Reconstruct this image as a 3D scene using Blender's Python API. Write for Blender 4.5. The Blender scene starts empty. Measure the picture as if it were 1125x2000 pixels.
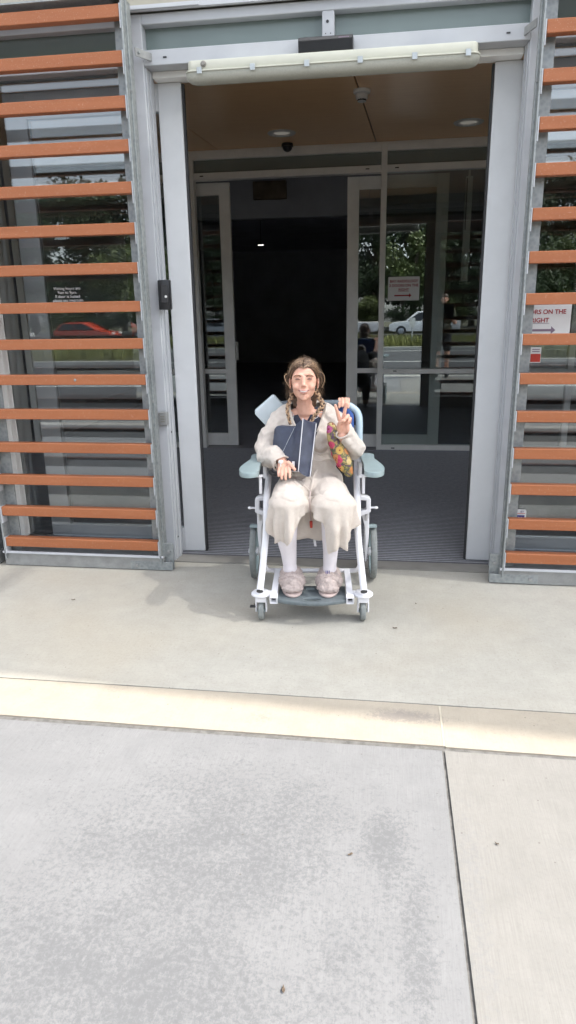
import bpy, bmesh, math, random
from mathutils import Vector, Matrix, Euler, noise
from mathutils.bvhtree import BVHTree
S = bpy.context.scene
COL = S.collection
R = math.radians
random.seed(7)

# ------------------------------------------------------------------ materials
MATS = {}
def new_mat(name):
    m = bpy.data.materials.new(name); m.use_nodes = True
    nt = m.node_tree; b = nt.nodes['Principled BSDF']
    MATS[name] = m
    return m, nt, b
def ramp(nt, fac, stops):
    r = nt.nodes.new('ShaderNodeValToRGB'); e = r.color_ramp.elements
    while len(e) < len(stops): e.new(0.5)
    for i, (p, c) in enumerate(stops):
        e[i].position = p; e[i].color = (c[0], c[1], c[2], 1) if not isinstance(c, (int, float)) else (c, c, c, 1)
    nt.links.new(fac, r.inputs[0]); return r.outputs[0]
def noi(nt, scale, detail=4, rough=.55, vec=None, dist=0):
    n = nt.nodes.new('ShaderNodeTexNoise'); n.inputs['Scale'].default_value = scale
    n.inputs['Detail'].default_value = detail; n.inputs['Roughness'].default_value = rough
    n.inputs['Distortion'].default_value = dist
    if vec is not None: nt.links.new(vec, n.inputs['Vector'])
    return n.outputs[0]
def coord(nt, kind='Object', scale=(1, 1, 1), loc=(0, 0, 0), rot=(0, 0, 0)):
    t = nt.nodes.new('ShaderNodeTexCoord'); m = nt.nodes.new('ShaderNodeMapping')
    m.inputs['Scale'].default_value = scale; m.inputs['Location'].default_value = loc; m.inputs['Rotation'].default_value = rot
    nt.links.new(t.outputs[kind], m.inputs[0]); return m.outputs[0]
def wpos(nt, scale=(1, 1, 1)):
    g = nt.nodes.new('ShaderNodeNewGeometry'); m = nt.nodes.new('ShaderNodeMapping')
    m.inputs['Scale'].default_value = scale
    nt.links.new(g.outputs['Position'], m.inputs[0]); return m.outputs[0]
def mixc(nt, fac, a, b, mode='MIX'):
    n = nt.nodes.new('ShaderNodeMix'); n.data_type = 'RGBA'; n.blend_type = mode
    for sock, v in ((n.inputs[0], fac), (n.inputs[6], a), (n.inputs[7], b)):
        if hasattr(v, 'is_output') or isinstance(v, bpy.types.NodeSocket): nt.links.new(v, sock)
        elif isinstance(v, (int, float)): sock.default_value = v
        else: sock.default_value = (v[0], v[1], v[2], 1)
    return n.outputs[2]
def mth(nt, op, a, b=0.0, clamp=False):
    n = nt.nodes.new('ShaderNodeMath'); n.operation = op; n.use_clamp = clamp
    for sock, v in ((n.inputs[0], a), (n.inputs[1], b)):
        if isinstance(v, bpy.types.NodeSocket): nt.links.new(v, sock)
        else: sock.default_value = v
    return n.outputs[0]
def bump(nt, b, h, strength=.3, dist=.005):
    n = nt.nodes.new('ShaderNodeBump'); n.inputs['Strength'].default_value = strength; n.inputs['Distance'].default_value = dist
    nt.links.new(h, n.inputs['Height']); nt.links.new(n.outputs[0], b.inputs['Normal'])
def setp(b, rough=.5, metal=0., spec=.5, color=None):
    b.inputs['Roughness'].default_value = rough; b.inputs['Metallic'].default_value = metal
    b.inputs['Specular IOR Level'].default_value = spec
    if color is not None: b.inputs['Base Color'].default_value = (*color, 1)
def simple(name, col, rough=.5, metal=0., var=.12, scale=30, bmp=0., spec=.5, bscale=None):
    m, nt, b = new_mat(name); setp(b, rough, metal, spec)
    v = coord(nt)
    n = noi(nt, scale, 5, .6, v)
    lo = [c * (1 - var) for c in col]; hi = [min(1, c * (1 + var)) for c in col]
    nt.links.new(ramp(nt, n, [(.3, lo), (.7, hi)]), b.inputs['Base Color'])
    if bmp: bump(nt, b, noi(nt, bscale or scale * 3, 4, .6, v), bmp, .003)
    return m
M = {}
M['silver'] = simple('silver_powdercoat', (.47, .485, .51), .42, 0, .05, 6, .05, bscale=500)
M['stile'] = simple('pale_silver_leaf', (.64, .65, .66), .42, 0, .04, 6)
M['silver_in'] = simple('silver_frame_dull', (.84, .83, .80), .45, 0, .06, 6)
M['black'] = simple('black_plastic', (.018, .018, .02), .3, 0, .1)
M['rubber'] = simple('black_rubber', (.03, .03, .032), .7, 0, .2)
M['cream'] = simple('cream_plastic', (.54, .54, .46), .4, 0, .04, 8)
M['clip'] = simple('clip_steel', (.42, .45, .46), .35, .4, .1)
M['white'] = simple('white_plastic', (.72, .72, .70), .4, 0, .03)
M['wframe'] = simple('white_powder_frame', (.74, .74, .77), .3, 0, .04, 12)
M['greypad'] = simple('grey_green_pad', (.27, .34, .35), .45, 0, .06, 25, .05)
M['footplate'] = simple('grey_footplate', (.13, .155, .165), .5, 0, .15, 40, .1)
M['tyre'] = simple('grey_tyre', (.20, .215, .21), .7, 0, .15, 60, .1)
M['blueback'] = simple('blue_back_fabric', (.035, .10, .34), .6, 0, .15, 60, .2)
M['bluerim'] = simple('pale_blue_rim', (.40, .51, .58), .35, 0, .05)
M['darkseat'] = simple('dark_seat_pad', (.03, .035, .05), .6, 0, .2)
M['cushion'] = simple('pale_cushion', (.55, .62, .66), .55, 0, .04, 20, .05)
M['fascia'] = simple('beige_fascia_paint', (.37, .35, .285), .7, 0, .05, 3, .15, bscale=200)
M['innerwall'] = simple('vestibule_wall', (.80, .79, .76), .7, 0, .05, 2)
M['darkwall'] = simple('dark_interior_wall', (.60, .60, .66), .7, 0, .1, 2)
M['darkfloor'] = simple('dark_interior_floor', (.30, .30, .33), .6, 0, .1, 2)
M['paper'] = simple('white_paper', (.74, .74, .74), .7, 0, .02)
M['redink'] = simple('dark_red_ink', (.35, .02, .03), .7, 0, .02)
M['greyink'] = simple('grey_violet_ink', (.22, .16, .22), .7, 0, .02)
M['blueink'] = simple('blue_ink', (.06, .06, .22), .6, 0, .02)
M['redlab'] = simple('red_label', (.5, .05, .03), .5, 0, .05)
M['whiteink'] = simple('white_vinyl', (.75, .75, .75), .6, 0, .02)
M['mortar'] = simple('pale_mortar', (.42, .38, .31), .9, 0, .1)
M['grout'] = simple('joint_filler', (.13, .126, .12), .9, 0, .35, 40, .5)
M['greyalu'] = simple('threshold_concrete', (.23, .22, .20), .7, 0, .12, 9, .2)
M['asphalt'] = simple('asphalt', (.05, .05, .052), .9, 0, .3, 60, .6)
M['roadpaint'] = simple('road_paint', (.75, .75, .7), .7, 0, .1)
M['kerb'] = simple('kerb_concrete', (.5, .49, .45), .85, 0, .1, 8)
M['soil'] = simple('verge_soil', (.07, .065, .03), .95, 0, .3, 4)
M['grass'] = simple('tall_grass', (.16, .17, .045), .8, 0, .45, 1.5)
M['leafA'] = simple('foliage_dark', (.04, .068, .022), .6, 0, .5, .8)
M['leafB'] = simple('foliage_mid', (.10, .13, .035), .6, 0, .4, .8)
M['bark'] = simple('bark', (.12, .09, .065), .9, 0, .3, 8, .6)
M['carwhite'] = simple('white_car_paint', (.78, .78, .78), .25, 0, .01)
M['carred'] = simple('red_car_paint', (.42, .045, .02), .2, 0, .02)
M['carsilver'] = simple('silver_car_paint', (.35, .37, .4), .25, .3, .02)
M['carglass'] = simple('dark_car_glass', (.015, .017, .02), .08, 0, .02)
M['skin'] = None
def skin_mat():
    m, nt, b = new_mat('skin'); setp(b, .48, 0, .4)
    v = coord(nt)
    c = ramp(nt, noi(nt, 28, 4, .6, v), [(.3, (.62, .335, .24)), (.7, (.73, .43, .325))])
    nt.links.new(c, b.inputs['Base Color'])
    b.inputs['Subsurface Weight'].default_value = .12
    b.inputs['Subsurface Radius'].default_value = (.012, .005, .003)
    b.inputs['Subsurface Scale'].default_value = 1.0
    bump(nt, b, noi(nt, 220, 3, .6, v), .12, .002)
    return m
M['skin'] = skin_mat()
def knit(name, c0, c1, wsc=320, fold=.6):
    m, nt, b = new_mat(name); setp(b, .85, 0, .2)
    v = coord(nt)
    w = nt.nodes.new('ShaderNodeTexWave'); w.inputs['Scale'].default_value = wsc; w.inputs['Distortion'].default_value = 3
    nt.links.new(v, w.inputs['Vector'])
    n = noi(nt, 60, 4, .6, v)
    k = mth(nt, 'ADD', mth(nt, 'MULTIPLY', w.outputs[1], .35), mth(nt, 'MULTIPLY', n, .65))
    nt.links.new(ramp(nt, k, [(.25, c0), (.75, c1)]), b.inputs['Base Color'])
    h = mth(nt, 'ADD', mth(nt, 'MULTIPLY', noi(nt, 26, 3, .6, v, 1.5), 3.0), w.outputs[1])
    bump(nt, b, h, fold, .006)
    b.inputs['Sheen Weight'].default_value = .25
    return m
M['robe'] = knit('cream_knit_robe', (.80, .70, .615), (.90, .805, .72))
M['robe2'] = knit('cream_knit_drape', (.76, .66, .575), (.88, .79, .70))
M['stocking'] = simple('white_stocking', (.76, .72, .75), .8, 0, .03, 40, .1)
M['navy'] = knit('navy_satin', (.012, .014, .03), (.025, .028, .05), 200, .3)
M['bagnavy'] = simple('navy_bag_fabric', (.038, .046, .078), .42, 0, .25, 22, .25, bscale=40)
M['piping'] = simple('white_piping', (.62, .62, .65), .5, 0, .03)
M['hair'] = simple('brown_hair', (.085, .045, .026), .45, 0, .5, 70, .4)
M['hairhi'] = simple('blonde_hair', (.38, .25, .15), .45, 0, .3, 90, .4)
M['lips'] = simple('lips', (.64, .31, .26), .4, 0, .05)
M['mouthin'] = simple('mouth_inside', (.16, .04, .035), .5)
M['teeth'] = simple('teeth', (.60, .53, .48), .25, 0, .01)
M['rimshade'] = simple('shaded_rim_slate', (.10, .125, .15), .5, 0, .08, 20)  # darker rim colour, shade on the chair back painted in
M['brow'] = simple('brow', (.20, .105, .065), .8, 0, .1)
M['eye'] = simple('eye_dark', (.11, .065, .05), .3, 0, .1)
M['lid'] = simple('eyelid_shadow', (.36, .17, .13), .6, 0, .1)
M['fluff'] = simple('fluffy_pink_grey', (.50, .42, .39), .95, 0, .18, 60, .5)
M['sole'] = simple('slipper_sole', (.50, .40, .37), .8, 0, .05)
M['cardark'] = simple('dark_clothes', (.02, .02, .023), .85, 0, .2)
M['olive'] = simple('olive_shirt', (.09, .09, .06), .85, 0, .1)
M['bracket'] = simple('zinc_bracket', (.30, .305, .30), .5, .3, .15, 20)

def galv():
    m, nt, b = new_mat('galvanised_steel'); setp(b, .5, .35, .5)
    v = coord(nt)
    vo = nt.nodes.new('ShaderNodeTexVoronoi'); vo.inputs['Scale'].default_value = 55; nt.links.new(v, vo.inputs['Vector'])
    n = noi(nt, 9, 5, .6, v)
    k = mth(nt, 'ADD', mth(nt, 'MULTIPLY', vo.outputs[0], .5), mth(nt, 'MULTIPLY', n, .7))
    nt.links.new(ramp(nt, k, [(.3, (.22, .24, .245)), (.75, (.33, .35, .35))]), b.inputs['Base Color'])
    nt.links.new(ramp(nt, n, [(.3, .35), (.7, .6)]), b.inputs['Roughness'])
    return m
M['galv'] = galv()
def orange():
    m, nt, b = new_mat('terracotta_powdercoat'); setp(b, .5, 0, .4)
    v = wpos(nt)
    n = noi(nt, 1, 6, .7, wpos(nt, (2.5, 30, 34))); n2 = noi(nt, 170, 2, .5, v)
    c = ramp(nt, n, [(.3, (.31, .105, .042)), (.7, (.37, .13, .054))])
    nt.links.new(mixc(nt, ramp(nt, n2, [(.62, 0.), (.72, .3)]), c, (.6, .45, .36)), b.inputs['Base Color'])
    return m
M['orange'] = orange()

def concrete(name, lo, hi, stains=(), brush=0., speck=.5, warm=None, blot=None):
    """stains: list of (x, y, rx, ry, strength, darkcolor)"""
    m, nt, b = new_mat(name); setp(b, .9, 0, .25)
    v = wpos(nt)
    big = noi(nt, 1.3, 6, .62, v, .4); mid = noi(nt, 9, 6, .7, v); fine = noi(nt, 80, 5, .85, v)
    c = ramp(nt, mid, [(.3, lo), (.7, hi)])
    c = mixc(nt, ramp(nt, big, [(.35, .28), (.65, 0.)]), c, [x * .72 for x in lo])
    if warm: c = mixc(nt, ramp(nt, noi(nt, .9, 3, .5, v), [(.45, 0.), (.65, .6)]), c, warm)
    if blot:
        # worn patches: crusty mottling with its own shape
        mask = None
        for (x, y, rx, ry, s) in blot[1]:
            g = nt.nodes.new('ShaderNodeNewGeometry'); mp = nt.nodes.new('ShaderNodeMapping'); mp.vector_type = 'POINT'
            mp.inputs['Location'].default_value = (-x / rx, -y / ry, 0); mp.inputs['Scale'].default_value = (1 / rx, 1 / ry, 0)
            nt.links.new(g.outputs['Position'], mp.inputs[0])
            gr = nt.nodes.new('ShaderNodeVectorMath'); gr.operation = 'LENGTH'; nt.links.new(mp.outputs[0], gr.inputs[0])
            k = mth(nt, 'SUBTRACT', 1.25, gr.outputs['Value'], True)
            k = mth(nt, 'MULTIPLY', k, s)
            mask = k if mask is None else mth(nt, 'MAXIMUM', mask, k)
        br = noi(nt, 62, 8, .85, v, .3); br2 = noi(nt, 5.5, 7, .7, v, .6)
        tot = mth(nt, 'ADD', mth(nt, 'ADD', mth(nt, 'MULTIPLY', br, 2.0), mth(nt, 'MULTIPLY', br2, .6)), mth(nt, 'MULTIPLY', mask, .5))
        c = mixc(nt, ramp(nt, tot, [(1.02 / 2, 0.), (1.36 / 2, .85)]) if False else ramp(nt, mth(nt, 'MULTIPLY', tot, .5), [(.70, 0.), (.84, .8)]), c, blot[0])
    if brush:
        w = noi(nt, 1, 3, .6, wpos(nt, (420, 9, 1)))
        c = mixc(nt, ramp(nt, w, [(.35, brush), (.6, 0.)]), c, [x * .6 for x in lo])
    c = mixc(nt, ramp(nt, fine, [(.3, speck * .5), (.48, 0.)]), c, [x * .55 for x in lo])
    c = mixc(nt, ramp(nt, fine, [(.6, 0.), (.78, speck * .5)]), c, [min(1, x * 1.5) for x in hi])
    # small scattered dark specks
    vo = nt.nodes.new('ShaderNodeTexVoronoi'); vo.inputs['Scale'].default_value = 14; nt.links.new(v, vo.inputs['Vector'])
    c = mixc(nt, ramp(nt, vo.outputs[0], [(.03, .6), (.05, 0.)]), c, (.1, .09, .08))
    nt.links.new(c, b.inputs['Base Color'])
    bump(nt, b, mth(nt, 'ADD', fine, mth(nt, 'MULTIPLY', mid, .5)), .35, .003)
    return m
M['slabA'] = concrete('entrance_slab_concrete', (.375, .36, .32), (.445, .43, .385), speck=.85, warm=(.40, .36, .29), brush=.1)
M['strip'] = concrete('cream_strip_concrete', (.345, .31, .255), (.395, .355, .295), speck=.3, brush=.12,
                      blot=((.25, .225, .205), [(.1, 2.27, .16, .05, .9), (-.45, 2.2, .06, .05, .55)]))
M['slabB'] = concrete('weathered_grey_concrete', (.196, .198, .203), (.228, .230, .234), speck=.5, brush=.22,
                      blot=((.128, .131, .137), [(-.45, 1.55, .55, .42, .62), (-.6, 1.1, .6, .5, .62), (.02, 1.62, .1, .16, .75), (.1, 1.3, .06, .3, .6), (-.1, 1.2, .25, .4, .35)]))
M['slabC'] = concrete('beige_grey_concrete', (.222, .216, .204), (.256, .248, .235), speck=.5, brush=.25,
                      blot=((.2, .2, .2), [(.25, 1.45, .05, .45, .5)]))
def ply():
    m, nt, b = new_mat('timber_ceiling_panel'); setp(b, .28, 0, .5)
    v = coord(nt, scale=(1.2, 14, 14))
    n = noi(nt, 3, 6, .6, v, .6)
    nt.links.new(ramp(nt, n, [(.3, (.84, .52, .27)), (.7, (.93, .61, .34))]), b.inputs['Base Color'])
    return m
M['ply'] = ply()
M['mat'] = simple('charcoal_mat', (.12, .12, .13), .95, 0, .3, 90, .5)
M['matrib'] = simple('mat_rib', (.36, .36, .38), .55, .2, .15, 30)
def glass(name, tint, refl, rough=0.0):
    m, nt, b = new_mat(name); nt.nodes.remove(b)
    out = [n for n in nt.nodes if n.type == 'OUTPUT_MATERIAL'][0]
    t = nt.nodes.new('ShaderNodeBsdfTransparent'); t.inputs[0].default_value = (*tint, 1)
    g = nt.nodes.new('ShaderNodeBsdfGlossy'); g.inputs['Roughness'].default_value = rough; g.inputs[0].default_value = (.93, .97, 1, 1)
    f = nt.nodes.new('ShaderNodeFresnel'); f.inputs[0].default_value = 1.5
    k = mth(nt, 'ADD', f.outputs[0], refl, True)
    mx = nt.nodes.new('ShaderNodeMixShader'); nt.links.new(k, mx.inputs[0]); nt.links.new(t.outputs[0], mx.inputs[1]); nt.links.new(g.outputs[0], mx.inputs[2])
    nt.links.new(mx.outputs[0], out.inputs[0]); return m
M['glass'] = glass('clear_glass', (.95, .96, .96), .035)
M['glass_in'] = glass('inner_glass', (.86, .89, .88), .11)
def frosted(name, col):
    m, nt, b = new_mat(name); setp(b, .25, 0, .6, col)
    n = noi(nt, 3, 3, .5, coord(nt))
    nt.links.new(ramp(nt, n, [(.3, [c * .93 for c in col]), (.7, [c * 1.07 for c in col])]), b.inputs['Base Color'])
    return m
M['transom'] = frosted('grey_green_opaque_glass', (.17, .215, .205))
M['transom_in'] = frosted('grey_opaque_glass_inner', (.20, .22, .20))
def canopy_mat():
    m, nt, b = new_mat('translucent_canopy_sheet'); nt.nodes.remove(b)
    out = [n for n in nt.nodes if n.type == 'OUTPUT_MATERIAL'][0]
    t = nt.nodes.new('ShaderNodeBsdfTransparent'); t.inputs[0].default_value = (.92, .94, .96, 1)
    g = nt.nodes.new('ShaderNodeBsdfTranslucent'); g.inputs[0].default_value = (.95, .95, .95, 1)
    n = noi(nt, 1.5, 2, .5, coord(nt))
    fac = ramp(nt, n, [(.3, .50), (.7, .56)])
    mx = nt.nodes.new('ShaderNodeMixShader'); nt.links.new(fac, mx.inputs[0])
    nt.links.new(t.outputs[0], mx.inputs[1]); nt.links.new(g.outputs[0], mx.inputs[2])
    nt.links.new(mx.outputs[0], out.inputs[0]); return m
M['canopy'] = canopy_mat()
def diffuser():
    m, nt, b = new_mat('light_diffuser'); setp(b, .35, 0, .5, (.60, .58, .48)); b.inputs['Transmission Weight'].default_value = 0
    return m
M['diffuser'] = simple('ribbed_diffuser', (.40, .40, .35), .35, 0, .08, 120)
def floral():
    m, nt, b = new_mat('floral_fabric'); setp(b, .7, 0, .3)
    v = coord(nt)
    vo = nt.nodes.new('ShaderNodeTexVoronoi'); vo.inputs['Scale'].default_value = 24; nt.links.new(v, vo.inputs['Vector'])
    n = noi(nt, 45, 3, .6, v, 1.0)
    sep = nt.nodes.new('ShaderNodeSeparateColor'); nt.links.new(vo.outputs['Color'], sep.inputs[0])
    pet = ramp(nt, sep.outputs[0], [(0, (.50, .06, .12)), (.22, (.55, .34, .09)), (.45, (.50, .38, .17)), (.62, (.38, .05, .06)), (.75, (.52, .22, .08)), (.9, (.42, .09, .22))])
    pet.node.color_ramp.interpolation = 'CONSTANT'
    leaf = ramp(nt, n, [(.40, (.12, .06, .12)), (.48, (.10, .13, .05)), (.56, (.40, .28, .12))])
    edge = ramp(nt, mth(nt, 'ADD', vo.outputs[0], mth(nt, 'MULTIPLY', n, .35)), [(.58, 0.), (.68, 1.)])
    c = mixc(nt, edge, pet, leaf)
    core = ramp(nt, vo.outputs[0], [(.10, 1.), (.16, 0.)])
    c = mixc(nt, core, c, (.20, .03, .03))
    nt.links.new(c, b.inputs['Base Color']); bump(nt, b, n, .4, .003)
    return m
M['floral'] = floral()

# ------------------------------------------------------------------ mesh helpers
def link(name, me, mat=None, parent=None):
    o = bpy.data.objects.new(name, me); COL.objects.link(o)
    if mat is not None: me.materials.append(M[mat] if isinstance(mat, str) else mat)
    if parent is not None: o.parent = parent
    return o
def obj(name, bm, mat=None, parent=None, smooth=False, bevel=0.0, sharp=40):
    me = bpy.data.meshes.new(name)
    bmesh.ops.recalc_face_normals(bm, faces=bm.faces[:])
    if bevel:
        es = [e for e in bm.edges if len(e.link_faces) == 2 and e.calc_face_angle(0) > R(40)]
        bmesh.ops.bevel(bm, geom=es, offset=bevel, segments=2 if smooth else 1, profile=.6, affect='EDGES', clamp_overlap=True)
    bm.to_mesh(me); bm.free()
    if smooth:
        for p in me.polygons: p.use_smooth = True
        try: me.set_sharp_from_angle(angle=R(sharp))
        except Exception: pass
    return link(name, me, mat, parent)
def tag(o, label=None, cat=None, group=None, kind=None):
    if label: o['label'] = label
    if cat: o['category'] = cat
    if group: o['group'] = group
    if kind: o['kind'] = kind
    return o
def empty(name, loc=(0, 0, 0), rz=0.0, **k):
    o = bpy.data.objects.new(name, None); COL.objects.link(o); o.location = loc; o.rotation_euler = (0, 0, rz)
    o.empty_display_size = .1
    return tag(o, **k)
def box(bm, x0, x1, y0, y1, z0, z1, mat=None):
    v = [bm.verts.new((x, y, z)) for x in (x0, x1) for y in (y0, y1) for z in (z0, z1)]
    for f in ((0, 1, 3, 2), (4, 6, 7, 5), (0, 4, 5, 1), (2, 3, 7, 6), (0, 2, 6, 4), (1, 5, 7, 3)):
        bm.faces.new([v[i] for i in f])
    if mat is not None: bmesh.ops.transform(bm, matrix=mat, verts=v)
    return v
def bx(*a):
    bm = bmesh.new(); box(bm, *a); return bm
def frame_of(d):
    d = d.normalized(); up = Vector((0, 0, 1)) if abs(d.z) < .95 else Vector((0, 1, 0))
    a = d.cross(up).normalized(); return a, a.cross(d).normalized()
def tube(bm, pts, rad, seg=10, cap=True, closed=False):
    pts = [Vector(p) for p in pts]; n = len(pts)
    rads = rad if isinstance(rad, (list, tuple)) else [rad] * n
    rings = []; a = None
    for i, p in enumerate(pts):
        if closed: d = pts[(i + 1) % n] - pts[i - 1]
        else: d = pts[min(i + 1, n - 1)] - pts[max(i - 1, 0)]
        d.normalize()
        if a is None: a, b = frame_of(d)
        else:
            a = (a - d * a.dot(d)).normalized(); b = a.cross(d).normalized()
        rings.append([bm.verts.new(p + (a * math.cos(t) + b * math.sin(t)) * rads[i]) for t in [2 * math.pi * k / seg for k in range(seg)]])
    m = n if closed else n - 1
    for i in range(m):
        r0, r1 = rings[i], rings[(i + 1) % n]
        for k in range(seg): bm.faces.new((r0[k], r0[(k + 1) % seg], r1[(k + 1) % seg], r1[k]))
    if cap and not closed: bm.faces.new(rings[0]); bm.faces.new(rings[-1])
def spline(pts, n=8, closed=False):
    P = [Vector(p) for p in pts]; out = []; m = len(P)
    rng = range(m) if closed else range(m - 1)
    for i in rng:
        if closed: p0, p1, p2, p3 = P[i - 1], P[i], P[(i + 1) % m], P[(i + 2) % m]
        else: p0, p1, p2, p3 = P[max(i - 1, 0)], P[i], P[i + 1], P[min(i + 2, m - 1)]
        for k in range(n):
            t = k / n
            out.append(.5 * ((2 * p1) + (p2 - p0) * t + (2 * p0 - 5 * p1 + 4 * p2 - p3) * t * t + (3 * p1 - p0 - 3 * p2 + p3) * t ** 3))
    if not closed: out.append(P[-1].copy())
    return out
def lathe(bm, prof, seg=24, mat=None):
    """prof: (r, z) pairs"""
    vs = []; rings = []
    for r, z in prof:
        if r < 1e-6: v = bm.verts.new((0, 0, z)); rings.append([v]); vs.append(v)
        else:
            rg = [bm.verts.new((r * math.cos(2 * math.pi * k / seg), r * math.sin(2 * math.pi * k / seg), z)) for k in range(seg)]
            rings.append(rg); vs += rg
    for a, b in zip(rings, rings[1:]):
        for k in range(seg):
            k2 = (k + 1) % seg
            if len(a) == 1 and len(b) == 1: continue
            if len(a) == 1: bm.faces.new((a[0], b[k2], b[k]))
            elif len(b) == 1: bm.faces.new((a[k], a[k2], b[0]))
            else: bm.faces.new((a[k], a[k2], b[k2], b[k]))
    if mat is not None: bmesh.ops.transform(bm, matrix=mat, verts=vs)
def ell(bm, c, r, rot=None, sub=3):
    m = Matrix.Translation(Vector(c)) @ (Euler([R(a) for a in rot]).to_matrix().to_4x4() if rot else Matrix())
    if isinstance(r, (int, float)): r = (r, r, r)
    m = m @ Matrix.Diagonal((r[0], r[1], r[2], 1))
    bmesh.ops.create_icosphere(bm, subdivisions=sub, radius=1, matrix=m)
def chain(bm, pts, seg=14):
    """pts: (x, y, z, r). Closed tapered pieces that overlap, to be fused by remesh"""
    for p in pts: ell(bm, p[:3], p[3], sub=2)
    for a, b in zip(pts, pts[1:]):
        tube(bm, [a[:3], b[:3]], [a[3], b[3]], seg)
def fuse(bm, voxel, smooth=4, fac=.5):
    me = bpy.data.meshes.new('tmp'); bmesh.ops.recalc_face_normals(bm, faces=bm.faces[:]); bm.to_mesh(me); bm.free()
    o = bpy.data.objects.new('tmp', me); COL.objects.link(o)
    md = o.modifiers.new('r', 'REMESH'); md.mode = 'VOXEL'; md.voxel_size = voxel
    if smooth:
        s = o.modifiers.new('s', 'SMOOTH'); s.factor = fac; s.iterations = smooth
    dg = bpy.context.evaluated_depsgraph_get(); dg.update()
    out = bpy.data.meshes.new_from_object(o.evaluated_get(dg)); bpy.data.objects.remove(o); bpy.data.meshes.remove(me)
    b2 = bmesh.new(); b2.from_mesh(out); bpy.data.meshes.remove(out); return b2
def plate(loops, thick, mat=None, res=1):
    """filled outline with holes, in XY, extruded to +-thick/2; returns bmesh"""
    cu = bpy.data.curves.new('c', 'CURVE'); cu.dimensions = '2D'; cu.fill_mode = 'BOTH'; cu.extrude = thick / 2
    for lp in loops:
        s = cu.splines.new('POLY'); s.points.add(len(lp) - 1); s.use_cyclic_u = True
        for p, q in zip(s.points, lp): p.co = (q[0], q[1], 0, 1)
    o = bpy.data.objects.new('c', cu); COL.objects.link(o)
    dg = bpy.context.evaluated_depsgraph_get(); dg.update()
    me = bpy.data.meshes.new_from_object(o.evaluated_get(dg)); bm = bmesh.new(); bm.from_mesh(me)
    bpy.data.objects.remove(o); bpy.data.curves.remove(cu); bpy.data.meshes.remove(me)
    bmesh.ops.remove_doubles(bm, verts=bm.verts[:], dist=1e-5)
    if mat is not None: bmesh.ops.transform(bm, matrix=mat, verts=bm.verts[:])
    return bm
def text(name, s, size, loc, rx, mat, parent, align='CENTER', rz=0, ext=.0004, bold=0.0, spacing=1.0):
    cu = bpy.data.curves.new('t', 'FONT'); cu.body = s; cu.size = size; cu.align_x = align; cu.extrude = ext; cu.offset = bold
    cu.space_line = spacing
    o = bpy.data.objects.new('t', cu); COL.objects.link(o)
    dg = bpy.context.evaluated_depsgraph_get(); dg.update()
    me = bpy.data.meshes.new_from_object(o.evaluated_get(dg)); bpy.data.objects.remove(o); bpy.data.curves.remove(cu)
    me.transform(Matrix.Translation(Vector(loc)) @ Euler((rx, 0, rz)).to_matrix().to_4x4())
    me.materials.clear()
    return link(name, me, mat, parent)
def rounded(x0, x1, y0, y1, r, n=5):
    pts = []
    for cx, cy, a0 in ((x1 - r, y0 + r, -90), (x1 - r, y1 - r, 0), (x0 + r, y1 - r, 90), (x0 + r, y0 + r, 180)):
        for k in range(n + 1):
            a = R(a0 + 90 * k / n); pts.append((cx + r * math.cos(a), cy + r * math.sin(a)))
    return pts
TOY = Matrix.Rotation(R(90), 4, 'X')          # XY outline -> XZ, thickness along Y
def bfront(bm_out, loops, thick, y):            # plate standing in XZ at y
    pass
def jitter(bm, amp, sc, seed=0.0):
    for v in bm.verts:
        n = noise.noise_vector(v.co * sc + Vector((seed, seed, seed))); v.co += n * amp
def move(bm, m): bmesh.ops.transform(bm, matrix=m, verts=bm.verts[:])
SUNX, SUNY, SUNE, SKY, EXPO, CANY = .75, -.12, 2.2, .15, 1.75, 1.82
# ------------------------------------------------------------------ ground and setting
def slab(name, x0, x1, y0, y1, mat, seed, ztop=0.0, edges='yy'):
    """concrete slab with slightly uneven arrises, top at ztop"""
    bm = bmesh.new(); n = 90
    def edge(y, s):
        xs = [x0 + (x1 - x0) * k / n for k in range(n + 1)]
        if x1 - x0 > 6: xs = [x0] + [max(x0 + .01, -2.6) + (min(x1 - .01, 2.2) - max(x0 + .01, -2.6)) * k / n for k in range(n + 1)] + [x1]
        return [(x, y + s * (.0012 * noise.noise(Vector((x * 9, seed, 0))) + .004 * max(0, noise.noise(Vector((x * 3.5, seed + 5, 0))) - .25))) for x in xs]
    a = edge(y0, 1); b = edge(y1, -1)
    vt = []
    for (p, q) in zip(a, b):
        jx = 0
        vt.append((bm.verts.new((p[0], p[1], ztop)), bm.verts.new((q[0], q[1], ztop)), bm.verts.new((p[0], p[1], ztop - .05)), bm.verts.new((q[0], q[1], ztop - .05))))
    for u, v in zip(vt, vt[1:]):
        bm.faces.new((u[0], v[0], v[1], u[1])); bm.faces.new((u[2], u[0], v[0], v[2])); bm.faces.new((u[1], v[1], v[3], u[3]))
    for e in (vt[0], vt[-1]): bm.faces.new((e[0], e[1], e[3], e[2]))
    return tag(obj(name, bm, mat), kind='structure')
tag(obj('ground', bx(-80, 80, -90, 30, -1.0, -.90), 'soil'), kind='structure')
tag(obj('joint_bed', bx(-30, 30, -1.0, 3.80, -.89, -.0065), 'grout'), kind='structure')
slab('entrance_slab', -30, 30, 2.367, 3.775, 'slabA', 1.0)
slab('cream_strip', -30, .213, 2.106, 2.361, 'strip', 2.0)
slab('cream_strip', .222, 30, 2.100, 2.361, 'strip', 2.6)
slab('pavement', -30, .2075, -1.0, 2.078, 'slabB', 3.0)
tag(obj('mortar_joint', bx(.2135, .2215, 2.107, 2.359, -.02, .0005), 'mortar'), kind='structure')
slab('pavement', .2175, 30, -1.0, 2.079, 'slabC', 4.0)
tag(obj('kerb', bx(-30, 30, -1.22, -1.004, -.29, .003), 'kerb', bevel=.012), kind='structure')
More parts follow.
